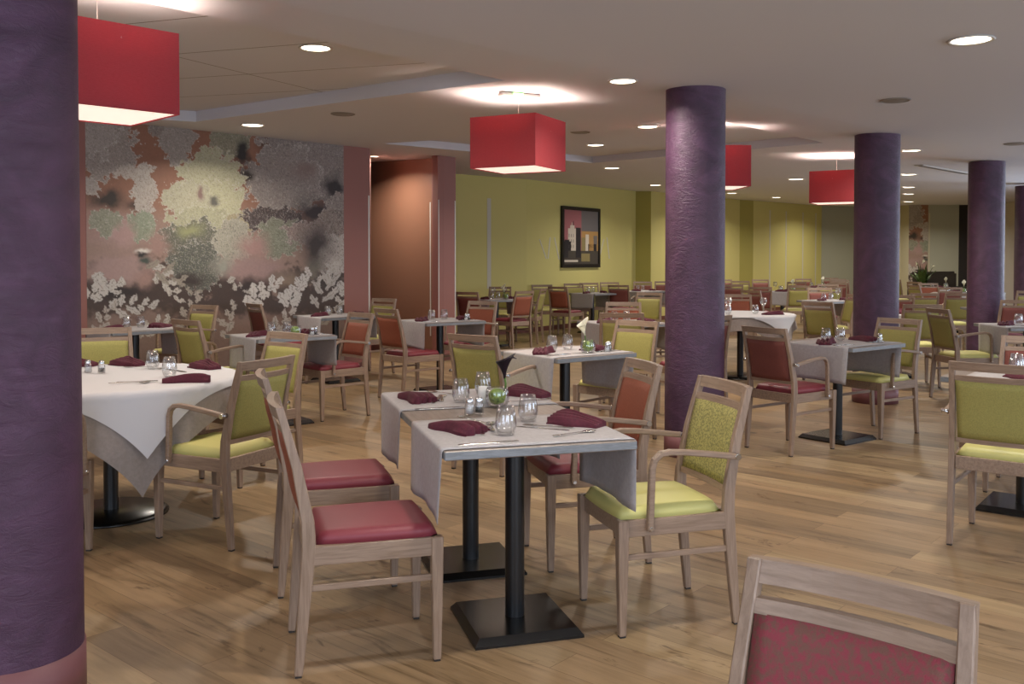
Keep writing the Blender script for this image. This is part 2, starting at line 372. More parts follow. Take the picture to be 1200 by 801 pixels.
# ---- floral mural: a flat printed wall covering, painted per vertex on a dense grid
def vnoise(x, y, seed):
    r = np.random.RandomState(seed); T = r.rand(64, 64)
    xi = np.floor(x).astype(int); yi = np.floor(y).astype(int); fx = x-xi; fy = y-yi
    fx = fx*fx*(3-2*fx); fy = fy*fy*(3-2*fy)
    g = lambda a, b: T[a % 64, b % 64]
    return (g(xi,yi)*(1-fx)+g(xi+1,yi)*fx)*(1-fy) + (g(xi,yi+1)*(1-fx)+g(xi+1,yi+1)*fx)*fy
def fbm(x, y, seed, o=5):
    s = 0; a = 1; t = 0
    for k in range(o): s = s + a*vnoise(x*2**k+k*7.3, y*2**k+k*3.1, seed+k); t += a; a *= .55
    return s/t
def mural_colors(U, V):
    """U, V 0..1 (V from the top). Flower heads, leaf sprays and blurred blooms."""
    X = 65 + U*1010; Y = 62 + V*740
    w1 = (fbm(X/45, Y/45, 3)-.5); w2 = (fbm(X/45, Y/45, 11)-.5)
    f1 = (fbm(X/10, Y/10, 31, 4)-.5); f2 = (fbm(X/10, Y/10, 37, 4)-.5)
    h = lambda s: np.array(srgb(s)[:3])
    def mix(c, col, m): return c*(1-m[..., None]) + h(col)*m[..., None]
    st = lambda a, b, v: np.clip((v-a)/(b-a), 0, 1)**2*(3-2*np.clip((v-a)/(b-a), 0, 1))
    c = np.ones(X.shape+(3,))*h('#8a5f49')
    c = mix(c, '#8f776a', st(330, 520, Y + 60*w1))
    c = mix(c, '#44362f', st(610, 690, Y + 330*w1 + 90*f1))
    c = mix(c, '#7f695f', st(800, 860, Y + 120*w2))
    def soft(cx, cy, rx, ry, col, k=1.0, p=1.0):
        nonlocal c
        d = ((X-cx+50*w1)/rx)**2 + ((Y-cy+50*w2)/ry)**2
        c = mix(c, col, np.clip(k*np.clip(1.25-d**.5*p, 0, 1)**1.5, 0, 1))
    cont = [np.abs((fbm(X/s, Y/s, 50+i, 3)*k) % 1 - .5) for i, (s, k) in enumerate(((26, 7), (17, 6), (34, 9)))]
    def lace(cx, cy, rx, ry, col, line, n=17, amp=.12, seed=5, dens=.5):
        """scalloped flower head with drawn petals inside"""
        nonlocal c
        dx = (X-cx+44*w1+22*f1)/rx; dy = (Y-cy+44*w2+22*f2)/ry; r = np.hypot(dx, dy); th = np.arctan2(dy, dx)
        edge = 1.08 + amp*np.abs(np.sin(n*th/2 + seed)) + .9*(fbm(X/30, Y/30, seed+40)-.5) + .35*(fbm(X/9, Y/9, seed+60, 3)-.5)
        m = st(0, .035, edge-r)
        c = mix(c, col, m)
        q = cont[seed % 3]
        ln = st(.13, .03, q) if False else 1-st(.03, .12, q)
        c = mix(c, line, m*ln*.75)
        rim = st(0, .03, edge-r)*(1-st(.04, .07, edge-r)); c = mix(c, '#c9c2b8', rim*.6)
        c = mix(c, '#c4bdb4', m*.35*(1-st(.03, .10, cont[(seed+1) % 3])))
    def leaves(cx, cy, L, ang, col, n=9, wd=16):
        nonlocal c
        rs = np.random.RandomState(int(cx+cy))
        for k in range(n):
            t = k/(n-1); s = 1 if k % 2 else -1
            bx = cx + L*t*math.cos(ang+.3*t); by = cy + L*t*math.sin(ang+.3*t); a = ang + s*(.85-.35*t) + rs.uniform(-.25,.25); l = (.42-.2*t)*L*rs.uniform(.7,1.2)
            XX = X-bx+16*f1; YY = Y-by+16*f2
            ux = XX*math.cos(a)+YY*math.sin(a); uy = -XX*math.sin(a)+YY*math.cos(a)
            q = np.clip(ux/l, 0, 1); ww = wd*np.sin(PI*q)**.7*(1-.35*t)*(.8+.5*np.abs(np.sin(q*9)))
            m = st(0, 2.5, ww-np.abs(uy))*(ux > 0)*(ux < l)
            c = mix(c, col, m); c = mix(c, '#6d625a', m*(np.abs(uy) < 1.1)*.7)
    soft(190, 500, 150, 80, '#a68a84'); soft(100, 470, 70, 90, '#96766d', .8); soft(155, 375, 85, 42, '#33281f', 1.3); soft(270, 400, 44, 26, '#2a211c', 1.1)
    lace(150, 165, 105, 122, '#93887f', '#6d635c', 19, .1, 5)
    lace(115, 110, 80, 90, '#9c928a', '#7a7069', 13, .1, 6)
    lace(425, 140, 62, 100, '#938a82', '#746a63', 13, .14, 8); lace(350, 85, 30, 30, '#857a72', '#6a605a', 9, .2, 9)
    lace(640, 140, 70, 66, '#86826c', '#66624f', 13, .14, 12)
    soft(780, 160, 45, 55, '#5a3f2f', 1)
    lace(950, 230, 185, 165, '#857b75', '#625855', 27, .08, 15, .6)
    lace(840, 300, 120, 120, '#8c827b', '#6b615d', 21, .1, 17, .6)
    soft(925, 265, 50, 50, '#7a625c', .7)
    soft(690, 190, 28, 60, '#28211c', 1.3); soft(705, 285, 30, 36, '#332922', 1.2)
    lace(245, 275, 50, 22, '#ada297', '#7c6e64', 9, .35, 18, .7); lace(300, 350, 34, 70, '#aba196', '#7c6f66', 11, .35, 19, .7); lace(85, 330, 26, 30, '#a39990','#7c7069', 9, .3, 20)
    lace(310, 265, 26, 18, '#b3a99e', '#84766f', 7, .4, 44)
    lace(565, 290, 118, 90, '#aca88a', '#857f66', 15, .16, 21, .55)
    lace(590, 390, 92, 82, '#aeaa8b', '#878168', 15, .16, 24, .55)
    lace(465, 370, 96, 50, '#a8a38a', '#847f69', 15, .2, 25, .6)
    lace(530, 470, 130, 62, '#9f9c80', '#7d7860', 15, .12, 27, .45)
    soft(520, 355, 18, 28, '#80665f', 1.3); soft(578, 378, 28, 19, '#5d5a52', 1.3)
    lace(150, 470, 60, 50, '#878774', '#6c6b57', 11, .1, 28); lace(290, 478, 50, 56, '#858b76', '#6c6d58', 11, .1, 29)
    soft(225, 515, 44, 54, '#a58780', 1.2); lace(690, 462, 56, 34, '#9c9274', '#7c7156', 7, .1, 30)
    lace(490, 540, 104, 70, '#5e5c50', '#86826f', 17, .2, 31, .7); lace(500, 640, 90, 78, '#56564d', '#85836f', 17, .2, 33, .7)
    soft(480, 500, 70, 34, '#8a8b63', 1.1); lace(640, 545, 64, 70, '#9b9686', '#625d53', 11, .2, 34, .6)
    lace(800, 452, 96, 40, '#4a3f3c', '#82736b', 21, .2, 35, .7); lace(815, 530, 76, 62, '#7f806d', '#585846', 13, .2, 36, .6)
    soft(725, 560, 76, 55, '#9e7e76', 1.1); soft(960, 430, 105, 75, '#2f2524', 1.1); soft(1040, 330, 44, 50, '#2a221f', 1.3)
    lace(1045, 400, 30, 40, '#8a8078', '#4f4540', 9, .3, 40); lace(1035, 480, 52, 50, '#82756c', '#3a302d', 11, .3, 41, .7); lace(930, 510, 66, 36, '#8f7f77', '#5a4c46', 11, .3, 42, .6)
    soft(205, 650, 150, 74, '#9c827b', 1.7); soft(720, 650, 150, 60, '#957b75', 1.6); soft(350, 560, 60, 60, '#97796f', 1.2)
    lace(1035, 590, 64, 60, '#a9a097', '#5f544e', 13, .35, 43, .7); soft(955, 640, 44, 80, '#777163', 1)
    soft(290, 585, 40, 13, '#d0c9be', 1.1); soft(290, 600, 34, 12, '#2a2522', 1.3); soft(295, 628, 34, 26, '#434b42', 1.2)
    soft(600, 640, 50, 50, '#8e8d80', 1); soft(860, 690, 70, 50, '#857362', .9); soft(850, 760, 60, 40, '#4a423d', 1)
    soft(300, 690, 55, 46, '#97796f', 1.3)
    soft(965, 560, 80, 110, '#382e2a', 1.0); soft(1020, 700, 70, 60, '#3a302b', 1.1); soft(450, 700, 120, 40, '#3a2f2a', 1.1); soft(200, 740, 120, 45, '#2f2622', 1.3); soft(700, 720, 70, 40, '#372c28', 1.0)
    leaves(70, 770, 150, -.75, '#b9b3ab', 9, 17); leaves(90, 690, 110, .25, '#b5afa7', 7, 13); leaves(330, 650, 150, .62, '#b0a99f', 9, 13); leaves(300, 650, 210, .15, '#8f8678', 7, 12)
    leaves(160, 810, 170, -.35, '#b0aaa3', 9, 14); leaves(700, 800, 160, -.95, '#bdb7af', 9, 17); leaves(860, 800, 150, -1.3, '#bdb7b0', 11, 16)
    leaves(1075, 620, 120, 2.2, '#b1aaa2', 7, 15); leaves(980, 800, 190, -1.35, '#aaa39b', 9, 13)
    
    leaves(1050, 700, 110, 1.3, '#b5aea6', 7, 14); leaves(620, 700, 90, .2, '#a9a298', 5, 11)
    for k in range(6): leaves(110+170*k, 905+25*math.sin(k*2.3), 130, -1.3+.4*math.sin(k*1.7), ('#a89f95','#b3aca4','#9a9084')[k%3], 7, 13)
    c *= (.90 + .2*fbm(X/6, Y/6, 77, 3))[..., None]
    return c
def vcol_mat(name):
    m, nt, b = new_mat(name); a = N(nt, 'ShaderNodeAttribute'); a.attribute_name = 'Print'
    nt.links.new(a.outputs['Color'], b.inputs['Base Color']); b.inputs['Roughness'].default_value = .55; return m
M['mural'] = vcol_mat('printed_floral_wallpaper')
def mural_wall(name, a, b, nu, nv, z0, ztop, usub=(0,1), vtop=0, vbot=1.0):
    a = Vector(a); b = Vector(b); nrm = Vector((b.y-a.y, -(b.x-a.x))).normalized()*.002
    U, V = np.meshgrid(np.linspace(0,1,nu+1), np.linspace(0,1,nv+1), indexing='ij')
    zt_a, zt_b = ceilz(*a)+.13, ceilz(*b)+.13
    xs = a.x+(b.x-a.x)*U + nrm.x; ys = a.y+(b.y-a.y)*U + nrm.y; zt = zt_a+(zt_b-zt_a)*U; zs = zt + (z0-zt)*V
    co = np.stack([xs, ys, zs], -1).reshape(-1, 3)
    idx = np.arange((nu+1)*(nv+1)).reshape(nu+1, nv+1)
    q = np.stack([idx[:-1,:-1], idx[:-1,1:], idx[1:,1:], idx[1:,:-1]], -1).reshape(-1, 4)
    me = bpy.data.meshes.new(name); me.from_pydata(co.tolist(), [], q.tolist())
    ca = me.color_attributes.new('Print', 'FLOAT_COLOR', 'POINT')
    # print extends from the ceiling to the floor; the reference crop's 0..1 covers z 2.8 .. 1.0
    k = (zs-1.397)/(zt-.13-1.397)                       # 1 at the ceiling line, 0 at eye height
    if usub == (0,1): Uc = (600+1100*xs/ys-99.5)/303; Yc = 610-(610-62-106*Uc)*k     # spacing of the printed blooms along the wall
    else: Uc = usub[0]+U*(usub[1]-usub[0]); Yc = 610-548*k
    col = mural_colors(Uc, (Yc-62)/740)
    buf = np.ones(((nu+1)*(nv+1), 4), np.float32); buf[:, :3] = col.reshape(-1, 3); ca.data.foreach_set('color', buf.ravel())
    me.materials.append(M['mural']); o = bpy.data.objects.new(name, me); COL.objects.link(o); o['kind'] = 'structure'; return o
for i in range(len(WALL)-1):
    nm, mt = wm.get(i, ('wall_right', 'plain_wall')) if i != 23 else ('wall_right', 'plain_wall')
    if i == 23: continue
    if mt is None:
        wall_seg(nm+'_backing', WALL[i], WALL[i+1], M['terracotta'])
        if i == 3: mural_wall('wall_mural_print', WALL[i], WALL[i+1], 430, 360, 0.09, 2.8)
        else: mural_wall('wall_far_mural_print', WALL[i], WALL[i+1], 50, 200, 0.09, 2.8, (.05,.25))
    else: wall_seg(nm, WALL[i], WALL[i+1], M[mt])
# skirting where the photo shows it
def strip_on_wall(name, a, b, z0, z1, d, mat, kind='structure', off=0.0):
    a = Vector(a); b = Vector(b); dr = (b-a).normalized(); n = Vector((dr.y, -dr.x))
    bm = bmesh.new(); pts = [a+n*off, b+n*off, b+n*(off+d), a+n*(off+d)]
    lo = [bm.verts.new((p.x,p.y,z0)) for p in pts]; hi = [bm.verts.new((p.x,p.y,z1)) for p in pts]
    bm.faces.new(lo[::-1]); bm.faces.new(hi)
    for k in range(4): bm.faces.new((lo[k], lo[(k+1)%4], hi[(k+1)%4], hi[k]))
    o = obj(name, bm, mat); o['kind'] = kind; return o
for i, nm in ((3,'left'),(4,'pier'),(6,'recess'),(9,'pier_front'),(11,'green_near'),(12,'green_picture'),(14,'green_far'),(16,'green_curved')):
    strip_on_wall('baseboard_'+nm, WALL[i], WALL[i+1], 0, .09, .012, M['baseboard'])
# window walls: right and rear, with real openings
def window_wall(name, a, b, wins, zlo, zhi, idx0):
    a = Vector(a); b = Vector(b); L = (b-a).length; d = (b-a)/L; n = Vector((-d.y, d.x)); H = 2.72
    bm = bmesh.new()
    def blk(s0, s1, z0, z1, t=.12, off=0):
        p = [a+d*s0+n*off, a+d*s1+n*off, a+d*s1+n*(off+t), a+d*s0+n*(off+t)]
        lo = [bm.verts.new((q.x,q.y,z0)) for q in p]; hi = [bm.verts.new((q.x,q.y,z1)) for q in p]
        bm.faces.new(lo[::-1]); bm.faces.new(hi)
        for k in range(4): bm.faces.new((lo[k], lo[(k+1)%4], hi[(k+1)%4], hi[k]))
    s = 0
    for w0, w1 in wins: blk(s, w0, 0, H); blk(w0, w1, 0, zlo); blk(w0, w1, zhi, H); s = w1
    blk(s, L, 0, H); struct(name, bm, M['plain_wall'])
    for k, (w0, w1) in enumerate(wins):
        bm = bmesh.new()
        for s0, s1, z0, z1 in ((w0,w0+.05,zlo,zhi),(w1-.05,w1,zlo,zhi),(w0,w1,zlo,zlo+.05),(w0,w1,zhi-.05,zhi),((w0+w1)/2-.03,(w0+w1)/2+.03,zlo,zhi)):
            blk(s0, s1, z0, z1, .05, .03)
        struct('window_%d' % (idx0+k), bm, M['window_frame'])
window_wall('wall_right', WALL[23], WALL[24], [(8.2,12.4),(14.7,18.9),(21.4,25.2)], .45, 2.45, 1)
window_wall('wall_rear', WALL[24], WALL[0], [(2.35,7.05),(8.85,12.25)], .45, 2.45, 4)

# ceiling: flat over the front, rising gently towards the back, with two raised coffers
U2 = lambda x, y: Vector((x, y, ceilz(x, y)))
rowd = Vector((.724, .69)); c0 = Vector((1.306, 6.704))
K0 = c0 - rowd*11.5; K1 = c0 + rowd*20
COFF1 = [(-.047,6.454), (-2.75,3.28), (-4.95,8.05), (-3.657,9.286), (-3.159,9.43)]
COFF2 = [(-1.53,11.26), (1.15,13.45), (3.30,9.98), (1.926,8.44)]
def fill_poly(outer, holes):
    bm = bmesh.new(); es = []
    for loop in [outer]+holes:
        vs = [bm.verts.new(U2(*p)) for p in loop]
        es += [bm.edges.new((vs[i], vs[(i+1)%len(vs)])) for i in range(len(vs))]
    bmesh.ops.triangle_fill(bm, use_beauty=True, use_dissolve=False, edges=es); return bm
far = [(K0.x, K0.y), (K1.x, K1.y), (14, 30), (-9, 30), (-9, K0.y+ (0))]
bm = fill_poly([(K0.x,K0.y),(K1.x,K1.y),(K1.x,30),(-8,30),(-8,K0.y)], [COFF1, COFF2])
struct('ceiling', bm, M['ceiling'])
bm = bmesh.new()
vs = [bm.verts.new(p) for p in ((K0.x,K0.y,2.591),(K1.x,K1.y,2.591),(K1.x,-4,2.591),(K0.x,-4,2.591))]; bm.faces.new(vs)
struct('ceiling_front', bm, M['ceiling'])
def coffer(name, pts, up, mat):
    bm = bmesh.new(); lo = [bm.verts.new(U2(*p)) for p in pts]; hi = [bm.verts.new(U2(*p)+Vector((0,0,up))) for p in pts]
    n = len(pts); side = []
    for i in range(n): bm.faces.new((lo[i], lo[(i+1)%n], hi[(i+1)%n], hi[i])).material_index = 1
    bm.faces.new(hi).material_index = 0
    struct(name, bm, [mat, M['ceiling']])
coffer('ceiling_coffer_left', COFF1, .105, M['ceiling_panel'])
coffer('ceiling_coffer_middle', COFF2, .09, M['ceiling'])

# pillars
COLS = [(-1.60,2.98,2.75), (1.3056,6.7037,2.6), (3.5538,9.1614,2.6), (5.9253,11.7456,2.6), (8.55,15.55,2.6)]
for x, y, h in COLS:
    R = .2095
    o = struct('pillar', lathe([(R,.15),(R,1.0),(R,2.0),(R,h)], 64), M['column']); o.location = (x,y,0)
    b = obj('base_band', lathe([(0,0),(R+.005,0),(R+.005,.15),(R-.01,.15)], 64), M['column_band'], o)
# stripes and thin metal corner trims
def wpt(i, t): a = Vector(WALL[i]); b = Vector(WALL[i+1]); return a+(b-a)*t
def vstripe(i, t, wdt, z0, z1, mat=None, n=[0]):
    n[0] += 1; L = (Vector(WALL[i+1])-Vector(WALL[i])).length
    return strip_on_wall('trim_%d' % n[0], wpt(i,t), wpt(i,t+wdt/L), z0, z1, .004, M[mat or 'stripe'])
vstripe(11, .45, .09, .85, 2.5)
for t in (.22,.45,.70,.90): vstripe(16, t, .05, .3, 2.7)
vstripe(14, .72, .04, .3, 2.7)
vstripe(4, .93, .02, .3, 2.2, 'trim_white'); vstripe(9, 0.02, .02, .3, 2.2, 'trim_white'); vstripe(9, .93, .018, .3, 2.2, 'trim_white'); vstripe(6, .965, .02, .3, 2.2, 'trim_white')
vstripe(21, .02, .03, 0, 2.6, 'cream_wall')
# slender painted letter strokes behind the picture on the green wall
def stroke(t0, z0, t1, z1, wd=.05):
    i = 12; a = wpt(i,t0); b = wpt(i,t1); d = (Vector(WALL[i+1])-Vector(WALL[i])).normalized(); n = Vector((d.y,-d.x))*.004
    bm = bmesh.new()
    f = [(a, z0), (a+d*wd, z0), (b+d*wd, z1), (b, z1)]
    lo = [bm.verts.new((p.x,p.y,z)) for p, z in f]; hi = [bm.verts.new((p.x+n.x,p.y+n.y,z)) for p, z in f]
    bm.faces.new(lo[::-1]); bm.faces.new(hi)
    for k in range(4): bm.faces.new((lo[k], lo[(k+1)%4], hi[(k+1)%4], hi[k]))
    return bm
def tpx(px):   # wall parameter where a given direction meets the picture wall (planning aid)
    a = Vector(WALL[12]); b = Vector(WALL[13]); k = (px-600)/1100.0
    return (k*a.y-a.x)/((b.x-a.x)-k*(b.y-a.y))
def zpx(px, py):
    p = wpt(12, tpx(px)); return EYE - (py-YH)*p.y/FPX
letters = empty('wall_lettering', (0,0,0), 0, 'tall thin grey painted letter strokes running behind the framed picture on the green wall', 'wall lettering')
for (xa,ya,xb,yb) in ((631.5,280,639.5,303),(641.5,303,644,278),(649,278,654.5,304),(701.5,303,707,280),(710.5,278,713.5,303)):
    obj('letter_stroke', stroke(tpx(xa), zpx(xa,ya), tpx(xb), zpx(xb,yb), .035), M['stripe'], letters)
# framed picture
pa, pb = tpx(656.5), tpx(701); A = wpt(12,pa); B = wpt(12,pb); PW = (B-A).length; pz0 = EYE-(313.3-YH)*((A.y+B.y)/2)/FPX; pz1 = EYE+(YH-243)*((A.y+B.y)/2)/FPX
ang = math.atan2(B.y-A.y, B.x-A.x)
nrm = Vector((math.sin(ang), -math.cos(ang)))
pic = empty('framed_picture', (A.x+nrm.x*.035, A.y+nrm.y*.035, pz0), ang, 'tall black framed picture of city towers over water hanging on the green wall', 'picture')
PH = pz1-pz0; fw = .07
bm = bmesh.new()
for a in ((0,PW,0,fw),(0,PW,PH-fw,PH),(0,fw,fw,PH-fw),(PW-fw,PW,fw,PH-fw)): bm_box(bm, a[0],a[1],-.02,.03,a[2],a[3])
obj('picture_frame', bm, M['frame_black'], pic)
PM = [simple('print_'+k, c, .35) for k, c in (('rose','#a4666c'),('grey','#6e6a6c'),('amber','#b08a56'),('pale','#cdc3b4'),('dark','#2b2a30'),('water','#4b4640'),('sand','#8f8258'),('mid','#77706c'))]
bm = bmesh.new()
def pr(x0,x1,y0,y1,mi,d=0):
    W = PW-2*fw; H = PH-2*fw
    bm_box(bm, fw+x0*W, fw+x1*W, -.002-d*.0012, .012, fw+y0*H, fw+y1*H, mi=mi)
pr(0,.5,.25,1,0); pr(.5,1,.62,1,1); pr(.5,1,.25,.62,2); pr(0,1,0,.25,5)
pr(.12,.34,.25,.66,3,1); pr(.18,.30,.66,.72,3,1); pr(.26,.28,.72,.8,4,1); pr(.22,.24,.72,.77,3,1); pr(.34,.48,.12,.68,4,2); pr(0,.2,.25,.42,4,2); pr(.03,.15,.42,.45,4,2); pr(0,.12,.12,.25,4,2)
pr(.5,.62,.25,.5,6,1); pr(.62,.72,.25,.56,3,1); pr(.72,.86,.25,.48,2,2); pr(.7,.95,.25,.38,4,2); pr(.86,.97,.38,.54,7,2); pr(.5,.75,.05,.2,6,1); pr(.02,.4,.04,.08,3,2)
for k in range(9): pr(.14+.02*(k%3)*3, .155+.06*(k%3), .3+.1*(k//3), .36+.1*(k//3), 7, 2)
obj('picture_print', bm, PM, pic)

# ------------------------------------------------------------------ ceiling fittings
DL = [(2.499,5.142,.235),(.747,6.355,.2),(-1.249,6.005,.21),(-2.636,9.577,.24),(1.282,8.904,.21),(1.04,11.711,.23),(1.517,14.297,.25),(2.829,18.565,.25),
      (4.918,21.014,.25),(6.338,22.533,.25),(4.772,15.801,.28),(8.749,25.042,.3),(4.475,10.552,.22),(5.961,14.137,.25),(7.287,17.276,.25),(8.267,19.597,.25),(9.743,23.09,.3),
      (-1.93,13.2,.13),
      # extra downlights out of view, added to raise the room's ambient light
      (-3.4,6.6,.2),(-4.6,3.2,.2),(-2.3,.9,.2),(.4,2.9,.2),(2.1,.2,.2),(4.6,3.4,.2),(-.6,-1.4,.2),(6.3,7.2,.2)]
def in_poly(x, y, P):
    r = False
    for i in range(len(P)):
        x0,y0 = P[i]; x1,y1 = P[i-1]
        if (y0 > y) != (y1 > y) and x < (x1-x0)*(y-y0)/(y1-y0)+x0: r = not r
    return r
def ceil_at(x, y):
    return ceilz(x,y) + (.105 if in_poly(x,y,COFF1) else .09 if in_poly(x,y,COFF2) else 0)
dl = empty('downlight'); tag(dl, None, 'ceiling light')
obj('trim_ring', lathe([(.100,-.001),(.118,-.001),(.122,-.006),(.118,-.011),(.100,-.006)], 32, close=True), M['trim_white'], dl)
obj('lens', lathe([(0,-.004),(.100,-.004)], 32), M['lens'], dl)
ld = bpy.data.lights.new('bulb', 'AREA'); ld.shape = 'DISK'; ld.size = .18; ld.energy = DOWN_W; ld.color = WARM; ld.spread = DOWN_SPREAD
lo = bpy.data.objects.new('bulb', ld); COL.objects.link(lo); lo.parent = dl; lo.location = (0,0,-.02)
DLL = ['round recessed downlight largest in view, over the path beside the purple pillars','round recessed downlight just ahead of the second purple pillar','round recessed downlight inside the raised panel coffer',
 'round recessed downlight close to the top of the floral mural','round recessed downlight tucked behind the upper edge of the second pillar','round recessed downlight beyond the middle red lampshade','round recessed downlight above the framed picture wall',
 'small downlight before the step in the green wall','small downlight ahead of the dark return in the green wall','small downlight above the curved green wall','downlight near the red lampshade beside the third pillar',
 'small downlight under the last red lampshade above the grey wall','downlight brushing the third pillar, first of the row behind it','second downlight of the row behind the third pillar','third downlight of the row behind the third pillar',
 'fourth downlight of the row behind the third pillar','last downlight of the row behind the third pillar, above the alcove','downlight tucked in the brown recess behind the terracotta pier']
for i, (x,y,s) in enumerate(DL):
    lab = DLL[i] if i < len(DLL) else 'added unseen downlight over the front of the dining room'
    o = place(dl, x, y, 0, lab, 'recessed ceiling downlights', z=ceil_at(x,y)-.001)
    k = s/.235; 
    o.scale = (k,k,k)
    if y > 9:                                            # deeper in the room the fittings carry stronger lamps
        for c_ in o.children:
            if c_.type == 'LIGHT':
                if 'bulb_strong' not in bpy.data.lights: q_ = ld.copy(); q_.name = 'bulb_strong'; q_.energy = DOWN_W*1.55
                c_.data = bpy.data.lights['bulb_strong']
sp = empty('ceiling_speaker'); tag(sp, None, 'ceiling speaker')
obj('grille', lathe([(0,-.008),(.085,-.008),(.095,-.004),(.097,-.0005)], 32), M['speaker_grey'], sp)
obj('rim', lathe([(.097,-.0005),(.11,-.0005),(.11,-.006),(.097,-.01)], 32, close=True), M['speaker_grey'], sp)
for i, (x,y,l) in enumerate([(2.882,7.092,'round flush grey vent in the ceiling between second and third pillars'),(-1.523,8.494,'round flush grey vent in the ceiling before the floral mural'),
      (.747,10.31,'round flush grey vent beyond the middle red lampshade'),(5.216,9.758,'round flush grey vent in the ceiling before the fourth pillar')]):
    place(sp, x, y, 0, l, 'flush round ceiling vents', z=ceil_at(x,y)-.0005)
# exit-style marker light above the middle lampshade
ex = empty('emergency_light', (.055, 7.02, ceilz(.055,7.02)-.001), .4, 'small ceiling emergency light with a green indicator above the middle red lampshade', 'emergency light')
obj('housing', box(-.16,.16,-.045,.045,-.035,0, bev=.01), M['trim_white'], ex)
obj('indicator', box(-.07,.01,-.056,-.044,-.036,-.008, bev=.002), M['exit_green'], ex)
# linear slot vent
sv = empty('slot_vent', (6.0,13.05,ceilz(6.0,13.05)-.002), math.radians(45), 'long slotted air vent in the ceiling left of the fourth pillar', 'air vent')
obj('vent_frame', box(-.9,.9,-.06,.06,-.012,0, bev=.003), M['trim_white'], sv)
obj('slot', box(-.86,.86,-.02,.02,-.016,-.010), M['frame_black'], sv)

# red square lampshades
lp = empty('pendant_lamp'); tag(lp, None, 'ceiling lamp')
s = .27; h = .38
bm = bmesh.new()
for a in ((-s,s,-s,-s+.004),(-s,s,s-.004,s),(-s,-s+.004,-s+.004,s-.004),(s-.004,s,-s+.004,s-.004)): bm_box(bm, a[0],a[1],a[2],a[3],0,h)
obj('lamp_shade', bm, M['shade'], lp)
obj('diffuser', box(-s+.006,s-.006,-s+.006,s-.006,.006,.012), M['diffuser'], lp)
bm = bmesh.new(); bm_tube(bm, [(0,0,.2),(0,0,.6)], .0012, 6); bm_tube(bm, [(-s,0,.3),(s,0,.3)], .004, 6); bm_tube(bm, [(0,-s,.3),(0,s,.3)], .004, 6)
stem_ = obj('suspension_rod', bm, M['trim_white'], lp)
obj('ceiling_rose', lathe([(0,.60),(.016,.60),(.016,.594),(0,.592)], 20), M['trim_white'], lp)
d = bpy.data.lights.new('bulb', 'AREA'); d.shape = 'SQUARE'; d.size = .36; d.energy = LAMP_W; d.color = (1,.80,.66)
u = bpy.data.objects.new('bulb', d); COL.objects.link(u); u.parent = lp; u.location = (0,0,.24); u.rotation_euler = (PI,0,0)
d = bpy.data.lights.new('bulb', 'AREA'); d.shape = 'SQUARE'; d.size = .5; d.energy = LAMP_W*.7; d.color = (1,.80,.66)
u = bpy.data.objects.new('bulb', d); COL.objects.link(u); u.parent = lp; u.location = (0,0,.002)
d = bpy.data.lights.new('bulb', 'POINT'); d.shadow_soft_size = .06; d.energy = LAMP_W*.55; d.color = (1,.80,.66)
u = bpy.data.objects.new('bulb', d); COL.objects.link(u); u.parent = lp; u.location = (0,0,.19)
for x, y, a, l in ((-1.94,4.42,45,'red square lampshade half hidden by the big purple pillar'),(.05,7.15,63,'red square lampshade hanging whole in the middle of the ceiling'),
                (1.93,8.98,4,'red square lampshade partly hidden behind the second pillar'),(3.95,11.45,-29,'red square lampshade cut by the third pillar')):
    o = place(lp, x, y, math.radians(a), l, 'red square lampshades', z=2.07)
    for c_ in o.children:
        if c_.name.startswith('ceiling_rose'): c_.location.z = ceil_at(x,y)-2.07-.60
        if c_.name.startswith('suspension_rod'): c_.scale.z = (ceil_at(x,y)-2.07-.01)/.60

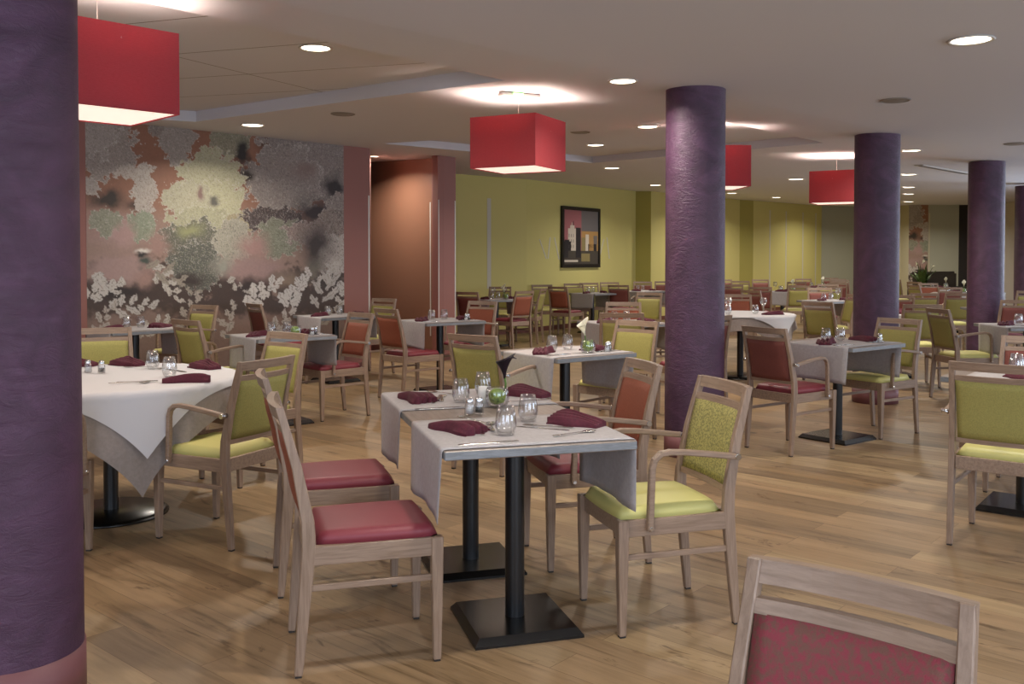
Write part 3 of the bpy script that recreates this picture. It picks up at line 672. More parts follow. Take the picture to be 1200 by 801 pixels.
# ------------------------------------------------------------------ chairs
def lean(z):
    P = [(0,-.250),(.30,-.224),(.43,-.213),(.52,-.216),(.70,-.250),(.905,-.306)]
    for (z0,x0),(z1,x1) in zip(P[:-1],P[1:]):
        if z <= z1: return x0+(x1-x0)*(z-z0)/(z1-z0)
    return P[-1][1]
def make_chair(back, seat, arms):
    t = empty('dining_armchair' if arms else 'dining_chair'); t['category'] = 'chair'
    Wd, Wx, Wy = M['chair_wood'], M['chair_wood_x'], M['chair_wood_y']
    def cushion():
        bm = bmesh.new(); nx, ny = 14, 14; x0, x1, hw = -.205, .238, .208
        def P(i, j, top):
            s = i/nx*2-1; q = j/ny*2-1
            # superellipse mapping gives rounded corners
            k = 1 - .055*(s*s*q*q)
            hwx = hw*(1 - .05*(1-s)/2)
            e = max(abs(s), abs(q)); r = min(1, (1-e)/.16)
            zz = .436 + (.036*math.sqrt(max(0, 1-(1-r)**2)) + .010*(1-s*s)*(1-q*q) if top else 0)
            return ((x0+x1)/2 + s*(x1-x0)/2*k, q*hwx*k, zz)
        T = [[bm.verts.new(P(i,j,True)) for j in range(ny+1)] for i in range(nx+1)]
        B = [[bm.verts.new(P(i,j,False)) for j in range(ny+1)] for i in range(nx+1)]
        for i in range(nx):
            for j in range(ny):
                bm.faces.new((T[i][j],T[i+1][j],T[i+1][j+1],T[i][j+1])).smooth = True
                bm.faces.new((B[i][j],B[i][j+1],B[i+1][j+1],B[i+1][j]))
        ring = [(i,0) for i in range(nx)]+[(nx,j) for j in range(ny)]+[(i,ny) for i in range(nx,0,-1)]+[(0,j) for j in range(ny,0,-1)]
        for k in range(len(ring)):
            a = ring[k]; b = ring[(k+1)%len(ring)]
            T_, B_ = T[a[0]][a[1]], B[a[0]][a[1]]
        bmesh.ops.remove_doubles(bm, verts=bm.verts, dist=1e-5)
        bm.transform(Matrix.Translation((0,0,-.0)))
        return bm
    c = cushion()
    obj('seat', c, M[seat], t)
    bm = bmesh.new()
    bm_box(bm, .204,.226,-.185,.185,.372,.436, bev=.002); bm_box(bm, -.222,-.202,-.185,.185,.372,.436, bev=.002)
    bm_box(bm, -.20,.21,-.213,-.193,.372,.436, bev=.002); bm_box(bm, -.20,.21,.193,.213,.372,.436, bev=.002)
    obj('seat_frame', bm, Wx, t)
    for s in (-1,1):
        bm = bmesh.new()
        # front leg
        top, bot = .021, .0135
        vs = []
        for z, hh in ((.006,bot),(.30,.0195),(.436,top)):
            vs.append([bm.verts.new((.222-(.0 if z > .2 else .0)+a*hh, s*(.199)+b_*hh, z)) for a,b_ in ((-1,-1),(1,-1),(1,1),(-1,1))])
        for a, b_ in zip(vs[:-1], vs[1:]):
            for k in range(4): bm.faces.new((a[k],a[(k+1)%4],b_[(k+1)%4],b_[k]))
        bm.faces.new(vs[0][::-1]); bm.faces.new(vs[-1])
        bm.normal_update()
        bmesh.ops.bevel(bm, geom=[e for e in bm.edges if e.calc_face_angle(0) > .8], offset=.003, segments=1, affect='EDGES')
        L = obj('leg', bm, Wd, t)
        obj('foot_cap', box(.222-.011,.222+.011,s*.199-.011,s*.199+.011,0,.007), M['rubber'], L)
        bm = bmesh.new()
        zz = [.006,.15,.30,.38,.43,.48,.52,.58,.70,.80,.905]; th = [.027,.036,.042,.045,.046,.045,.043,.040,.034,.030,.026]
        yy = [s*(.200 if z < .5 else .200-.014*(z-.5)/.4) for z in zz]
        bm_sweep_xz(bm, [(lean(z),z,q) for z,q in zip(zz,th)], .027, bev=.003, ysh=yy)
        L = obj('leg', bm, Wd, t)
        obj('foot_cap', box(-.261,-.239,s*.2-.011,s*.2+.011,0,.007), M['rubber'], L)
        # side stretcher
        bm = bmesh.new(); 
        bm_sweep_xz(bm, [(-.226,.295,.022),(.21,.295,.022)], .014, y=s*.199, bev=.002)
        obj('stretcher', bm, Wx, t)
    bm = bmesh.new()
    def rail(z0, z1, hw, th, curve):
        n = 10; R = []
        for i in range(n+1):
            y = -hw+2*hw*i/n; k = curve*(1-(y/hw)**2)
            row = []
            for dz, dx in ((z0,-th/2),(z0,th/2),(z1,th/2),(z1,-th/2)): row.append(bm.verts.new((lean(dz)+dx-k, y, dz)))
            R.append(row)
        for a, b_ in zip(R[:-1],R[1:]):
            for k in range(4): bm.faces.new((a[k],a[(k+1)%4],b_[(k+1)%4],b_[k]))
        bm.faces.new(R[0][::-1]); bm.faces.new(R[-1])
    rail(.864,.906,.1995,.024,.022)
    o = obj('top_rail', bm, Wy, t)
    bm = bmesh.new(); rail(.812,.839,.176,.020,.016); obj('cross_rail', bm, Wy, t)
    bm = bmesh.new(); rail(.505,.530,.182,.020,.010); obj('cross_rail', bm, Wy, t)
    # upholstered back panel
    bm = bmesh.new(); n, mth = 12, 8
    def bp(i, j, f):
        y = -.174+.348*i/n; z = .528+.286*j/mth; e = min(i, n-i, j, mth-j); bul = (0,.006,.009)[min(e,2)]
        k = .014*(1-(y/.18)**2)
        return (lean(z)-k+f*(.010+bul), y, z)
    F = [[[bm.verts.new(bp(i,j,f)) for j in range(mth+1)] for i in range(n+1)] for f in (1,-1)]
    for q, G in enumerate(F):
        for i in range(n):
            for j in range(mth): bm.faces.new((G[i][j],G[i+1][j],G[i+1][j+1],G[i][j+1])).smooth = True
    ring = [(i,0) for i in range(n)]+[(n,j) for j in range(mth)]+[(i,mth) for i in range(n,0,-1)]+[(0,j) for j in range(mth,0,-1)]
    for k in range(len(ring)):
        a = ring[k]; b_ = ring[(k+1)%len(ring)]
        bm.faces.new((F[0][a[0]][a[1]],F[0][b_[0]][b_[1]],F[1][b_[0]][b_[1]],F[1][a[0]][a[1]]))
    obj('back_panel', bm, M[back], t)
    if arms:
        for s in (-1,1):
            bm = bmesh.new()
            pts = [(-.232,.650,.022),(-.13,.664,.022),(-.02,.678,.021),(.045,.682,.021),(.082,.677,.021),(.106,.657,.021),(.116,.625,.022),(.120,.52,.023),(.124,.395,.023)]
            bm_sweep_xz(bm, pts, .028, y=s*.228, bev=.004)
            a = obj('armrest', bm, Wx, t)
            obj('bolt', bm_tube(bmesh.new(), [(-.232,s*.208,.650),(-.232,s*.247,.650)], .012, 12), M['chrome'], a)
            obj('bolt', bm_tube(bmesh.new(), [(.123,s*.212,.405),(.123,s*.247,.405)], .008, 12), M['chrome'], a)
    return t
PROTO = {}
def chair(x, y, phi, kind, label, group=None):
    arms = kind.endswith('A'); back, seat = {'R':('rust','crimson'),'D':('brown_red','crimson'),'G':('olive','lime'),'P':('olive_pattern','lime'),'F':('mottled_red','crimson')}[kind[0]]
    if kind not in PROTO: PROTO[kind] = make_chair(back, seat, arms)
    return place(PROTO[kind], x, y, math.radians(phi), label, group)
G0 = 'chairs around the nearest double table'; G1 = 'chairs around the white-clothed round table'; G2 = 'chairs in the middle of the dining room'; G3 = 'chairs far back by the green wall'; G4 = 'chairs beyond the third pillar'
# ---- near
chair(-.531,3.366,16.4,'R','armless red chair seen side-on, closest to camera at the double table',G0)
chair(-.774,4.105,17.0,'R','armless red chair seen side-on, behind the closest side-on red chair',G0)
chair(.562,3.688,196.5,'PA','speckled lime green armchair at the double table under the second pillar',G0)
chair(.335,4.410,195.0,'RA','rust backed armchair with crimson seat at the double table beside speckled green armchair',G0)
fg = chair(.394,1.34,230.8,'F','chair back in mottled burgundy weave cut off by the bottom of the picture',G0); fg.scale = (.95,.95,.95)
chair(2.45,4.63,52,'GA','green armchair seen from behind, cut by the picture edge over a black table base',G2)
chair(3.13,5.66,234,'D','dark red chair facing camera behind the large green chair at picture edge',G2)
# ---- round table left
chair(-1.48,4.75,154,'GA','green armchair drawn up to the white round table, right beside the red chairs',G1)
chair(-2.79,6.385,-65,'G','green chair on the far side of the white round table facing camera',G1)
chair(-1.68,5.99,232,'G','green chair on the far side of white round table, behind the green armchair',G1)
chair(-2.233,4.25,88,'GA','armchair on the near side of white round table mostly hidden by the big pillar',G1)
# ---- table four (before the mural) and others
chair(-2.44,7.80,50,'GA','green armchair turned to the table with green moss vase before the mural',G2)
chair(-1.60,8.33,222,'RA','rust armchair with crimson seat at the table before the mural, runner over its seat',G2)
chair(-3.42,9.70,240,'GA','green armchair with its back to the floral mural, behind the round table',G2)
chair(-2.60,10.50,38,'D','dark red chair directly against the floral mural',G2)
chair(-1.76,11.38,235,'G','green chair in front of the terracotta wall pier',G2)
chair(-1.02,9.46,42,'R','armless rust chair with crimson seat standing before brown wall recess',G2)
chair(-.50,10.62,238,'RA','rust armchair facing camera at the end of the table before the brown recess',G2)
chair(-.08,6.31,54,'GA','green armchair seen from behind at the table with the white calla lily',G2)
chair(.79,7.20,228,'G','green chair facing camera at the table with white calla lily, beside second pillar',G2)
chair(1.05,8.82,80,'G','green chair whose pale rail shows behind the chair beside the second pillar',G2)
chair(1.22,10.33,262,'R','red chair facing camera, only its rail and a red band showing left of second pillar',G2)
chair(1.85,13.4,240,'G','yellow-green chair close to second pillar beyond two stacked-looking rails',G2)
chair(1.60,8.37,118,'D','dark red chair poking out on the right side of the second pillar',G2)
chair(1.72,10.85,205,'R','red chair almost hidden behind second pillar, crimson seat at its left edge',G2)
# ---- table two
chair(2.06,6.91,35,'DA','brown-red armchair with crimson seat on the left of the table before third pillar',G2)
chair(2.93,7.53,213.7,'GA','green armchair facing camera at the table before the third pillar',G2)
chair(3.70,10.85,40,'G','green chair with narrow pale back standing between white table and third pillar',G2)
chair(4.47,10.42,82,'G','green chair seen from behind between third and fourth pillars',G4)
chair(4.50,9.28,6,'GA','green armchair turned side-on toward the table before the fourth pillar',G4)
chair(6.09,11.5,82,'D','dark red chair right behind the fourth pillar at picture edge',G4)
chair(8.03,14.75,82,'G','olive chair behind the dark red one right of the fourth pillar',G4)
chair(5.30,13.05,84,'D','red chair touching the edge of third pillar behind green rails',G4)
chair(5.95,13.75,84,'G','olive chair with bright rail beside the red chair behind third pillar',G4)
chair(7.05,14.9,180,'GA','yellow-green armchair with arched arms just left of the fourth pillar',G4)
chair(8.38,18.6,270,'R','red chair with its back square on, under the alcove plant',G4)
chair(9.0,21.9,270,'G','yellow-green chair glimpsed beside third pillar under the cream wall',G4)
chair(7.85,17.7,10,'G','olive chair turned sideways beside the square-on red chair under the plant',G4)
# ---- far left-centre, by the green wall
chair(-.52,14.2,60,'D','dark chair cut by the terracotta pier next to the green wall',G3)
chair(-.25,16.25,262,'G','olive chair against the green wall left of the picture',G3)
chair(-.02,14.55,135,'R','rust side chair with slim legs in front of the yellow armchair',G3)
chair(.23,15.62,165,'GA','yellow-green armchair between two rust chairs under the green wall',G3)
chair(.98,16.85,55,'R','rust chair with crimson seat standing below the picture',G3)
chair(.62,17.50,280,'G','olive chair against the green wall left under the picture, half hidden',G3)
chair(1.28,18.40,280,'G','olive chair right below the framed picture',G3)
chair(1.63,18.98,280,'G','olive chair just right below the framed picture',G3)
chair(2.05,19.45,270,'G','dark-railed olive chair by the green wall right of the picture',G3)
chair(2.10,17.9,70,'DA','large dark red chair seen from behind right of the picture',G3)
chair(2.80,20.0,265,'D','dark chair before the step in the green wall',G3)
chair(3.30,20.25,265,'D','dark chair touching the left outline of the second pillar near the green wall',G3)
# ---- far right-centre
chair(3.07,12.7,262,'R','red chair behind the glasses on the white-clothed round table',G3)
chair(3.98,14.85,35,'D','brown-backed chair leaning view behind the white-clothed table',G3)
chair(4.38,16.7,82,'D','tall dark red chair beyond the white-clothed table',G3)
chair(5.00,21.9,270,'D','dark red chair far back beside the second pillar against the green wall',G3)
chair(5.02,20.5,262,'G','olive chair far back beside the second pillar',G3)
chair(5.90,22.0,270,'D','dark red chair below the dark strip of the green wall',G3)
chair(5.28,17.45,84,'G','olive chair standing beyond the narrow green chair before the third pillar',G3)
chair(5.50,16.45,86,'G','pale olive chair next to the runner table near the third pillar',G3)
chair(4.42,13.0,180,'G','yellow seated chair turned side-on along the left edge of third pillar',G3)
chair(7.20,22.9,270,'D','red chair far back under the curved green wall',G3)
chair(7.95,22.6,270,'D','wooden framed chair far back before the grey wall',G3)
chair(7.62,21.6,262,'D','wooden framed chair second from the grey wall beside third pillar',G3)
chair(7.35,19.9,90,'G','wooden framed chair nearest third pillar in the far cluster',G3)

chair(5.18,15.62,262,'D','dark chair facing camera across the grey runner table beside third pillar',G3)
chair(6.12,18.0,262,'G','olive chair back low against the grey wall by the third pillar outline',G3)
chair(6.62,19.3,84,'D','dark chair rail just under the grey wall beside third pillar',G3)
chair(6.10,20.3,84,'G','olive chair rail below the last stripe of the curved green wall',G3)
chair(4.24,18.2,84,'D','dark red chair rail beside second pillar under the green return',G3)
chair(8.25,24.0,270,'D','wooden chair rail farthest back against the grey wall',G3)
chair(6.45,13.75,84,'G','green chair rail halfway between third and fourth pillars',G4)
chair(7.60,16.5,84,'D','dark red chair rail below the leather sofa',G4)
chair(8.85,20.1,20,'G','green chair turned toward the farthest table below the plant',G4)

# ------------------------------------------------------------------ tables
def table_proto(L, Wd, bases):
    t = empty('dining_table'); t['category'] = 'table'
    bm = box(-L/2, L/2, -Wd/2, Wd/2, .718, .75, bev=.003)
    for f in bm.faces: f.material_index = 1 if abs(f.normal.z) < .5 else 0
    obj('tabletop', bm, [M['table_wood'], M['table_edge']], t)
    for by in bases:
        bm = bmesh.new()
        # bevelled square plate
        a, b_ = .207, .187
        lo = [bm.verts.new((x*a, by+y*a, 0.0)) for x,y in ((-1,-1),(1,-1),(1,1),(-1,1))]
        l2 = [bm.verts.new((x*a, by+y*a, .010)) for x,y in ((-1,-1),(1,-1),(1,1),(-1,1))]
        hi = [bm.verts.new((x*b_, by+y*b_, .034)) for x,y in ((-1,-1),(1,-1),(1,1),(-1,1))]
        bm.faces.new(lo[::-1]); bm.faces.new(hi)
        for A_, B_ in ((lo,l2),(l2,hi)):
            for k in range(4): bm.faces.new((A_[k],A_[(k+1)%4],B_[(k+1)%4],B_[k]))
        obj('base_plate', bm, M['plate_metal'], t)
        obj('pole', lathe([(.037,.034),(.037,.71)], 32, c=(0,by,0)), M['black_metal'], t)
        obj('mounting_plate', box(-.17,.17,by-.17,by+.17,.706,.717), M['black_metal'], t)
    return t
T_single = table_proto(.70, .715, [0]); T_double = table_proto(.70, 1.43, [-.3575,.3575])
def runner_mesh(L, w0, w1, drop, seed, extra=0.0):
    """cloth strip laid across the table: hangs over both x ends. local y from w0 to w1, z from table top"""
    rnd = random.Random(seed); ph = [rnd.uniform(0,6) for _ in range(4)]
    hl = L/2; r = .012; prof = []
    for k in range(9): prof.append((-1, -drop+(drop-r)*k/8))
    for k in range(1,5): a = k/4*PI/2; prof.append((-2, a))
    for k in range(1,12): prof.append((0, -hl+2*hl*k/12))
    for k in range(4): a = (4-k)/4*PI/2; prof.append((2, a))
    for k in range(9): prof.append((1, -r-(drop+extra-r)*k/8))
    bm = bmesh.new(); NY = 12; rows = []
    for m_, v in prof:
        row = []
        for j in range(NY+1):
            q = j/NY; y = w0+(w1-w0)*q; o_ = .004
            if m_ == 0: p = (v, y, .0025)
            elif abs(m_) == 2:
                s = -1 if m_ < 0 else 1
                p = (s*(hl-r+.004 + (r)*math.cos(v)), y, .0025-r+r*math.sin(v)) if True else None
            else:
                dd = max(0, (-v-r)/(drop-r)); s = m_
                wv = .010*dd*math.sin(q*7+ph[0 if s<0 else 1]) + .006*dd*math.sin(q*15+ph[2])
                y2 = y + (.5-q)*.03*dd
                p = (s*(hl+.004+.004*dd+wv*.6), y2, v - .012*dd*math.sin(q*3+ph[3]))
            row.append(bm.verts.new(p))
        rows.append(row)
    for a, b_ in zip(rows[:-1], rows[1:]):
        for j in range(NY): bm.faces.new((a[j],a[j+1],b_[j+1],b_[j])).smooth = True
    return bm
def runner(parent_xy, ang, w0, w1, label, seed, drop=.27, L=.70, mat='linen', extra=0.0):
    o = obj('table_runner', runner_mesh(L, w0, w1, drop, seed, extra), M[mat])
    o.modifiers.new('thickness', 'SOLIDIFY').thickness = .0018; o.modifiers[-1].offset = 1
    o.location = (parent_xy[0], parent_xy[1], .75); o.rotation_euler = (0,0,ang)
    tag(o, label, 'table runner', 'pale linen runners across the tables'); return o

# -- napkin, glass, cutlery, shakers, vases
def napkin_mesh(seed, n=4, L=.21):
    rnd = random.Random(seed); bm = bmesh.new(); NS, NT = 18, 28
    sk = rnd.uniform(-.015,.015)
    def P(i, j, top):
        s = i/NS; q = j/NT*2-1
        wd = .040 + .034*s
        env = math.sin(PI*min(1, max(0, .08+.92*s)))**.25 if s < .98 else .55
        pl = abs(math.sin((q+1)/2*PI*n + .5*s*q))**.6
        z = (.013 + .040*pl*(.30+.70*s)*(1-.3*q))*max(.30, env)*(1-.6*max(0, abs(q)-.92)/.08)
        return (-L/2+L*s + .020*pl*s - .012*q*s, q*wd + sk*s*s + .006*math.sin(s*9+q*3), z if top else 0)
    A = [[[bm.verts.new(Vector(P(i,j,k))*1.0) for j in range(NT+1)] for i in range(NS+1)] for k in (True, False)]
    for G in A:
        for i in range(NS):
            for j in range(NT): bm.faces.new((G[i][j],G[i+1][j],G[i+1][j+1],G[i][j+1])).smooth = True
    ring = [(i,0) for i in range(NS)]+[(NS,j) for j in range(NT)]+[(i,NT) for i in range(NS,0,-1)]+[(0,j) for j in range(NT,0,-1)]
    for k in range(len(ring)):
        a = ring[k]; b_ = ring[(k+1)%len(ring)]
        bm.faces.new((A[0][a[0]][a[1]],A[0][b_[0]][b_[1]],A[1][b_[0]][b_[1]],A[1][a[0]][a[1]]))
    return bm
NAP = []
for sd in (1,2,3):
    o = obj('napkin', napkin_mesh(sd, 3+sd%2), M['napkin']); o['category'] = 'napkin'; NAP.append(o)
GL = obj('drinking_glass', lathe([(0,.0),(.022,.0),(.030,.006),(.0385,.030),(.040,.045),(.036,.075),(.0295,.108),(.0285,.108),(.0350,.075),(.0388,.045),(.0370,.031),(.028,.013),(0,.010)], 28), M['glass']); GL['category'] = 'glass'
WG = obj('wine_glass', lathe([(0,0),(.034,0),(.034,.002),(.006,.006),(.004,.02),(.004,.085),(.012,.092),(.036,.12),(.041,.145),(.033,.19),(.032,.19),(.0395,.145),(.034,.121),(.010,.096),(0,.094)], 24), M['glass']); WG['category'] = 'glass'
def shaker(name, fill):
    t = empty(name); t['category'] = name.replace('_',' ')
    obj('body', lathe([(0,0),(.0185,0),(.021,.004),(.019,.040),(.015,.050),(.014,.052),(.013,.05),(.017,.039),(.018,.006),(0,.005)], 12), M['glass'], t)
    obj('contents', lathe([(0,.0055),(.0165,.0065),(.0163,.028),(0,.030)], 12), M[fill], t)
    obj('cap', lathe([(.0155,.050),(.016,.062),(.012,.070),(0,.073)], 16), M['chrome'], t); return t
SALT, PEPPER = shaker('salt_shaker','salt'), shaker('pepper_shaker','pepper')
def cutlery():
    out = {}
    def flat(name, outline, cat, th=.0015, bend=None):
        bm = bmesh.new(); n = len(outline); top = []; bot = []
        rows = [(x, w_) for x, w_ in outline]
        T = []
        for x, w_ in rows:
            z = .003 + (bend(x) if bend else 0)
            T.append([bm.verts.new((x, s*w_, z+k)) for s, k in ((-1,0),(0,-.0008),(1,0))] + [bm.verts.new((x, s*w_, z-th)) for s in (1,-1)])
        for a, b_ in zip(T[:-1], T[1:]):
            for k in range(5): bm.faces.new((a[k],a[(k+1)%5],b_[(k+1)%5],b_[k])).smooth = True
        bm.faces.new(T[0][::-1]); bm.faces.new(T[-1]); o = obj(name, bm, M['steel']); o['category'] = cat; return o
    out['knife'] = flat('table_knife', [(-.11,.007),(-.10,.009),(-.02,.006),(.0,.007),(.02,.0095),(.08,.0095),(.105,.006),(.112,.002)], 'knife', .0025)
    out['spoon'] = flat('table_spoon', [(-.10,.006),(-.09,.008),(-.03,.0035),(.035,.003),(.045,.009),(.06,.018),(.08,.020),(.095,.013),(.10,.004)], 'spoon', .0015, lambda x: .004*max(0, .05-abs(x-.07))/.05*-.4+.004)
    bm = bmesh.new()
    rows = [(-.10,.006),(-.09,.008),(-.03,.0035),(.035,.003),(.05,.012),(.062,.0125)]
    T = []
    for x, w_ in rows: T.append([bm.verts.new((x,-w_,.006)), bm.verts.new((x,w_,.006)), bm.verts.new((x,w_,.003)), bm.verts.new((x,-w_,.003))])
    for a, b_ in zip(T[:-1],T[1:]):
        for k in range(4): bm.faces.new((a[k],a[(k+1)%4],b_[(k+1)%4],b_[k]))
    bm.faces.new(T[0][::-1]); bm.faces.new(T[-1])
    for k in range(4): bm_box(bm, .060,.10,-.0125+k*.0071,-.0095+k*.0071,.003,.006)
    o = obj('table_fork', bm, M['steel']); o['category'] = 'fork'; out['fork'] = o
    return out
CUT = cutlery()
def calla(mat, h, lean_=(0,0)):
    bm = bmesh.new(); NT, NH = 20, 8
    for i in range(NH+1):
        pass
    V = []
    for i in range(NH+1):
        s = i/NH; row = []
        for j in range(NT+1):
            a = -PI*.98 + 2*PI*.98*j/NT; r = .004+.026*s**1.6; tip = math.exp(-(a/1.0)**2)
            row.append(bm.verts.new((r*math.cos(a)*(1+.5*tip*s*s) + .012*s*s*tip, r*math.sin(a), .075*s + .018*s*s*tip - .008*s*s*(1-tip))))
        V.append(row)
    for i in range(NH):
        for j in range(NT): bm.faces.new((V[i][j],V[i][j+1],V[i+1][j+1],V[i+1][j])).smooth = True
    bmesh.ops.solidify(bm, geom=list(bm.faces), thickness=.0012)
    return bm
def vase(kind):
    t = empty('flower_vase'); t['category'] = 'vase'
    obj('bowl', lathe([(0,0),(.030,0),(.040,.008),(.046,.035),(.044,.062),(.038,.078),(.0365,.078),(.042,.061),(.044,.035),(.038,.010),(.028,.004),(0,.004)], 32), M['glass'], t)
    bm = bmesh.new(); bmesh.ops.create_icosphere(bm, subdivisions=3, radius=.033)
    for v in bm.verts: v.co *= 1+.10*math.sin(v.co.x*190)*math.sin(v.co.y*170)*math.sin(v.co.z*180); v.co += Vector((0,0,.041))
    obj('moss_ball', bm, M['moss'], t, smooth=True)
    if kind != 'moss':
        b_ = obj('calla_bloom', calla(None, 0), M['calla_dark' if kind == 'dark' else 'calla_white'], t)
        if kind == 'dark':
            st = [(.028,0,.05),(.034,.0,.09),(.030,0,.118)]; b_.location = (.030,0,.112); b_.rotation_euler = (0,-.1,0); b_.scale = (.95,.95,1.05)
        else: st = [(-.012,0,.05),(-.020,0,.09),(-.024,0,.12)]; b_.location = (-.024,0,.112); b_.rotation_euler = (0,-.35,.0); b_.scale = (1.05,1.05,1.1)
        if kind == 'dark':
            b2 = bmesh.new(); bm_tube(b2, [(.034,0,.182),(.045,-.004,.196),(.062,-.008,.197),(.075,-.01,.192)], [.006,.004,.003,.001], 8)
            obj('petal_tip', b2, M['calla_dark'], t)
        b2 = bmesh.new(); bm_tube(b2, st, .004, 8); obj('stem', b2, M['leafg'], t)
        b2 = bmesh.new()
        for a in range(7):
            x_, y_ = .026*math.cos(a*.9), .026*math.sin(a*.9)
            bm_tube(b2, [(x_*.8,y_*.8,.01),(x_,y_,.05),(x_*1.15,y_*1.15,.085)], [.004,.006,.001], 5)
        if kind == 'white': obj('leaves', b2, M['leafg'], t)
        else: b2.free()
    return t
V_dark, V_white, V_moss = vase('dark'), vase('white'), vase('moss')
for v_ in (V_dark, V_white, V_moss): v_.scale = (1.15,1.15,1.08)
TOP = .7535
def put(proto, x, y, rz, label, group, z=TOP): return place(proto, x, y, rz, label, group, z=z)
def setting(c, ang, side, where, seed, v=0.0, detail=1, dir_=1):
    """napkin, cutlery and glass for the seat at the -x (side=-1) or +x end of a table"""
    rnd = random.Random(seed)
    def W(u_, v_): return (c[0]+u_*math.cos(ang)-v_*math.sin(ang), c[1]+u_*math.sin(ang)+v_*math.cos(ang))
    end = 'left' if side < 0 else 'right'
    s = side
    p = W(s*.25, v+s*dir_*.0); put(NAP[seed % 3], *p, ang+(PI if s > 0 else 0)+rnd.uniform(-.5,.5)+PI/2*.6, 'burgundy napkin at the %s end of %s' % (end, where), 'folded burgundy napkins')
    p = W(s*.07, v+rnd.uniform(.07,.13)); put(GL, *p, 0, 'tumbler at the %s end of %s' % (end, where), 'clear stemless tumblers')
    if detail:
        for k, (nm, dv) in enumerate((('fork',-.13),('knife',-.16))):
            p = W(s*.22, v+dv); put(CUT[nm], *p, ang+PI*(s>0)+rnd.uniform(-.1,.1), 'steel %s at the %s end of %s' % (nm, end, where), 'steel cutlery on the tables')
def single(c, deg, where, seed, vz=None, detail=1, shak=True, drop=.268, sett=True, hang=True):
    ang = math.radians(deg)
    def W(u_, v_): return (c[0]+u_*math.cos(ang)-v_*math.sin(ang), c[1]+u_*math.sin(ang)+v_*math.cos(ang))
    place(T_single, c[0], c[1], ang, 'square grey-brown dining table ' + where, 'square pedestal tables', z=0)
    short = where
    runner(c, ang, -.322, .245, 'pale linen runner on the table ' + short, seed, drop)
    if sett:
        setting(c, ang, -1, 'the table ' + short, seed, -.05, detail); setting(c, ang, 1, 'the table ' + short, seed+1, -.05, detail)
    if shak:
        p = W(.17,-.25); put(SALT, *p, 0, 'salt shaker on the table ' + short, 'glass salt shakers'); p = W(.215,-.22); put(PEPPER, *p, 0, 'pepper shaker on the table ' + short, 'glass pepper shakers')
    if vz is not None: p = W(.04,-.20); put(vz, *p, ang, {V_white:'glass bowl with white calla on the table ',V_moss:'glass bowl of green moss on the table ',V_dark:'glass bowl with moss and dark lily on the table '}[vz] + short, 'glass flower bowls')

# ---- nearest double table
A0 = .283; O0 = Vector((-.2256, 3.131))
def W0(u_, v_): return (O0.x+u_*math.cos(A0)-v_*math.sin(A0), O0.y+u_*math.sin(A0)+v_*math.cos(A0))
c = W0(.35,.715)
place(T_double, c[0], c[1], A0, 'long grey-brown dining table on two black square pedestals between red and green chairs', z=0)
runner(c, A0, .022-.715, .605-.715, 'pale linen runner on the near half of the double table', 3, .26, extra=.012)
runner(c, A0, .872-.715, 1.432-.715, 'pale linen runner on the far half of the double table', 9, .26)
for k, (u_,v_,rz,l) in enumerate([(.115,.36,-1.05,'near-left napkin of the double table, folded in burgundy pleats'),(.115,1.16,-1.25,'burgundy napkin behind the near-left one on the double table'),
        (.60,.345,2.25,'burgundy napkin with three pleats beside the speckled green armchair'),(.64,1.13,2.25,'burgundy fan napkin beyond the dark lily on the double table')]):
    p = W0(u_,v_); put([NAP[1],NAP[2],NAP[0],NAP[0]][k], *p, A0+rz, l, 'folded burgundy napkins')
for k, (u_,v_,l) in enumerate([(.292,1.016,'tumbler furthest left on the double table, behind the shakers'),(.449,1.231,'tumbler at the back of the double table before the green armchair'),
        (.274,.215,'tumbler closest to camera on the double table'),(.435,.461,'tumbler right of the moss bowl on the double table')]):
    p = W0(u_,v_); put(GL, *p, 0, l, 'clear stemless tumblers')
p = W0(.252,.689); put(SALT, *p, 0, 'salt shaker beside the moss bowl on the double table', 'glass salt shakers')
p = W0(.296,.700); put(PEPPER, *p, 0, 'pepper shaker beside the moss bowl on the double table', 'glass pepper shakers')
p = W0(.420,.868); put(V_dark, *p, A0, 'glass bowl of green moss with one dark purple calla lily', 'glass flower bowls')
# white menu card stand behind bowl
mc = obj('candle_holder', lathe([(0,0),(.024,0),(.026,.05),(.024,.075),(.022,.075),(.022,.03),(0,.028)], 24), M['white_paint']); mc.location = (*W0(.385,.965), TOP); tag(mc, 'small white candle holder behind the moss bowl on the double table', 'candle holder')
CL = [('knife',.175,.085,.05,'steel knife along the near edge of the double table'),('fork',.225,.32,1.2,'steel fork between near napkin and tumbler'),('spoon',.265,.38,1.35,'steel spoon beside the fork near the closest tumbler'),
      ('knife',.235,.56,1.9,'steel dessert knife by the wooden gap of the double table'),
      ('knife',.17,.885,.05,'steel knife along the wooden gap on the far runner'),('fork',.20,1.10,1.2,'steel fork between far napkin and tumbler'),('spoon',.235,1.15,1.35,'steel spoon beside the far fork'),('spoon',.27,1.32,2.1,'dessert spoon at the back of the far runner'),
      ('fork',.475,.33,2.5,'steel fork left of the three-pleat napkin'),('knife',.44,.30,2.45,'steel knife left of the three-pleat napkin'),('spoon',.52,.16,.35,'dessert spoon near the right corner of double table'),
      ('knife',.60,.98,.05,'steel knife under the fan napkin on the far runner'),('fork',.53,1.2,2.4,'steel fork beside the fan napkin')]
for nm,u_,v_,rz,l in CL:
    p = W0(u_,v_); put(CUT[nm], *p, A0+rz, l, 'steel cutlery on the tables')

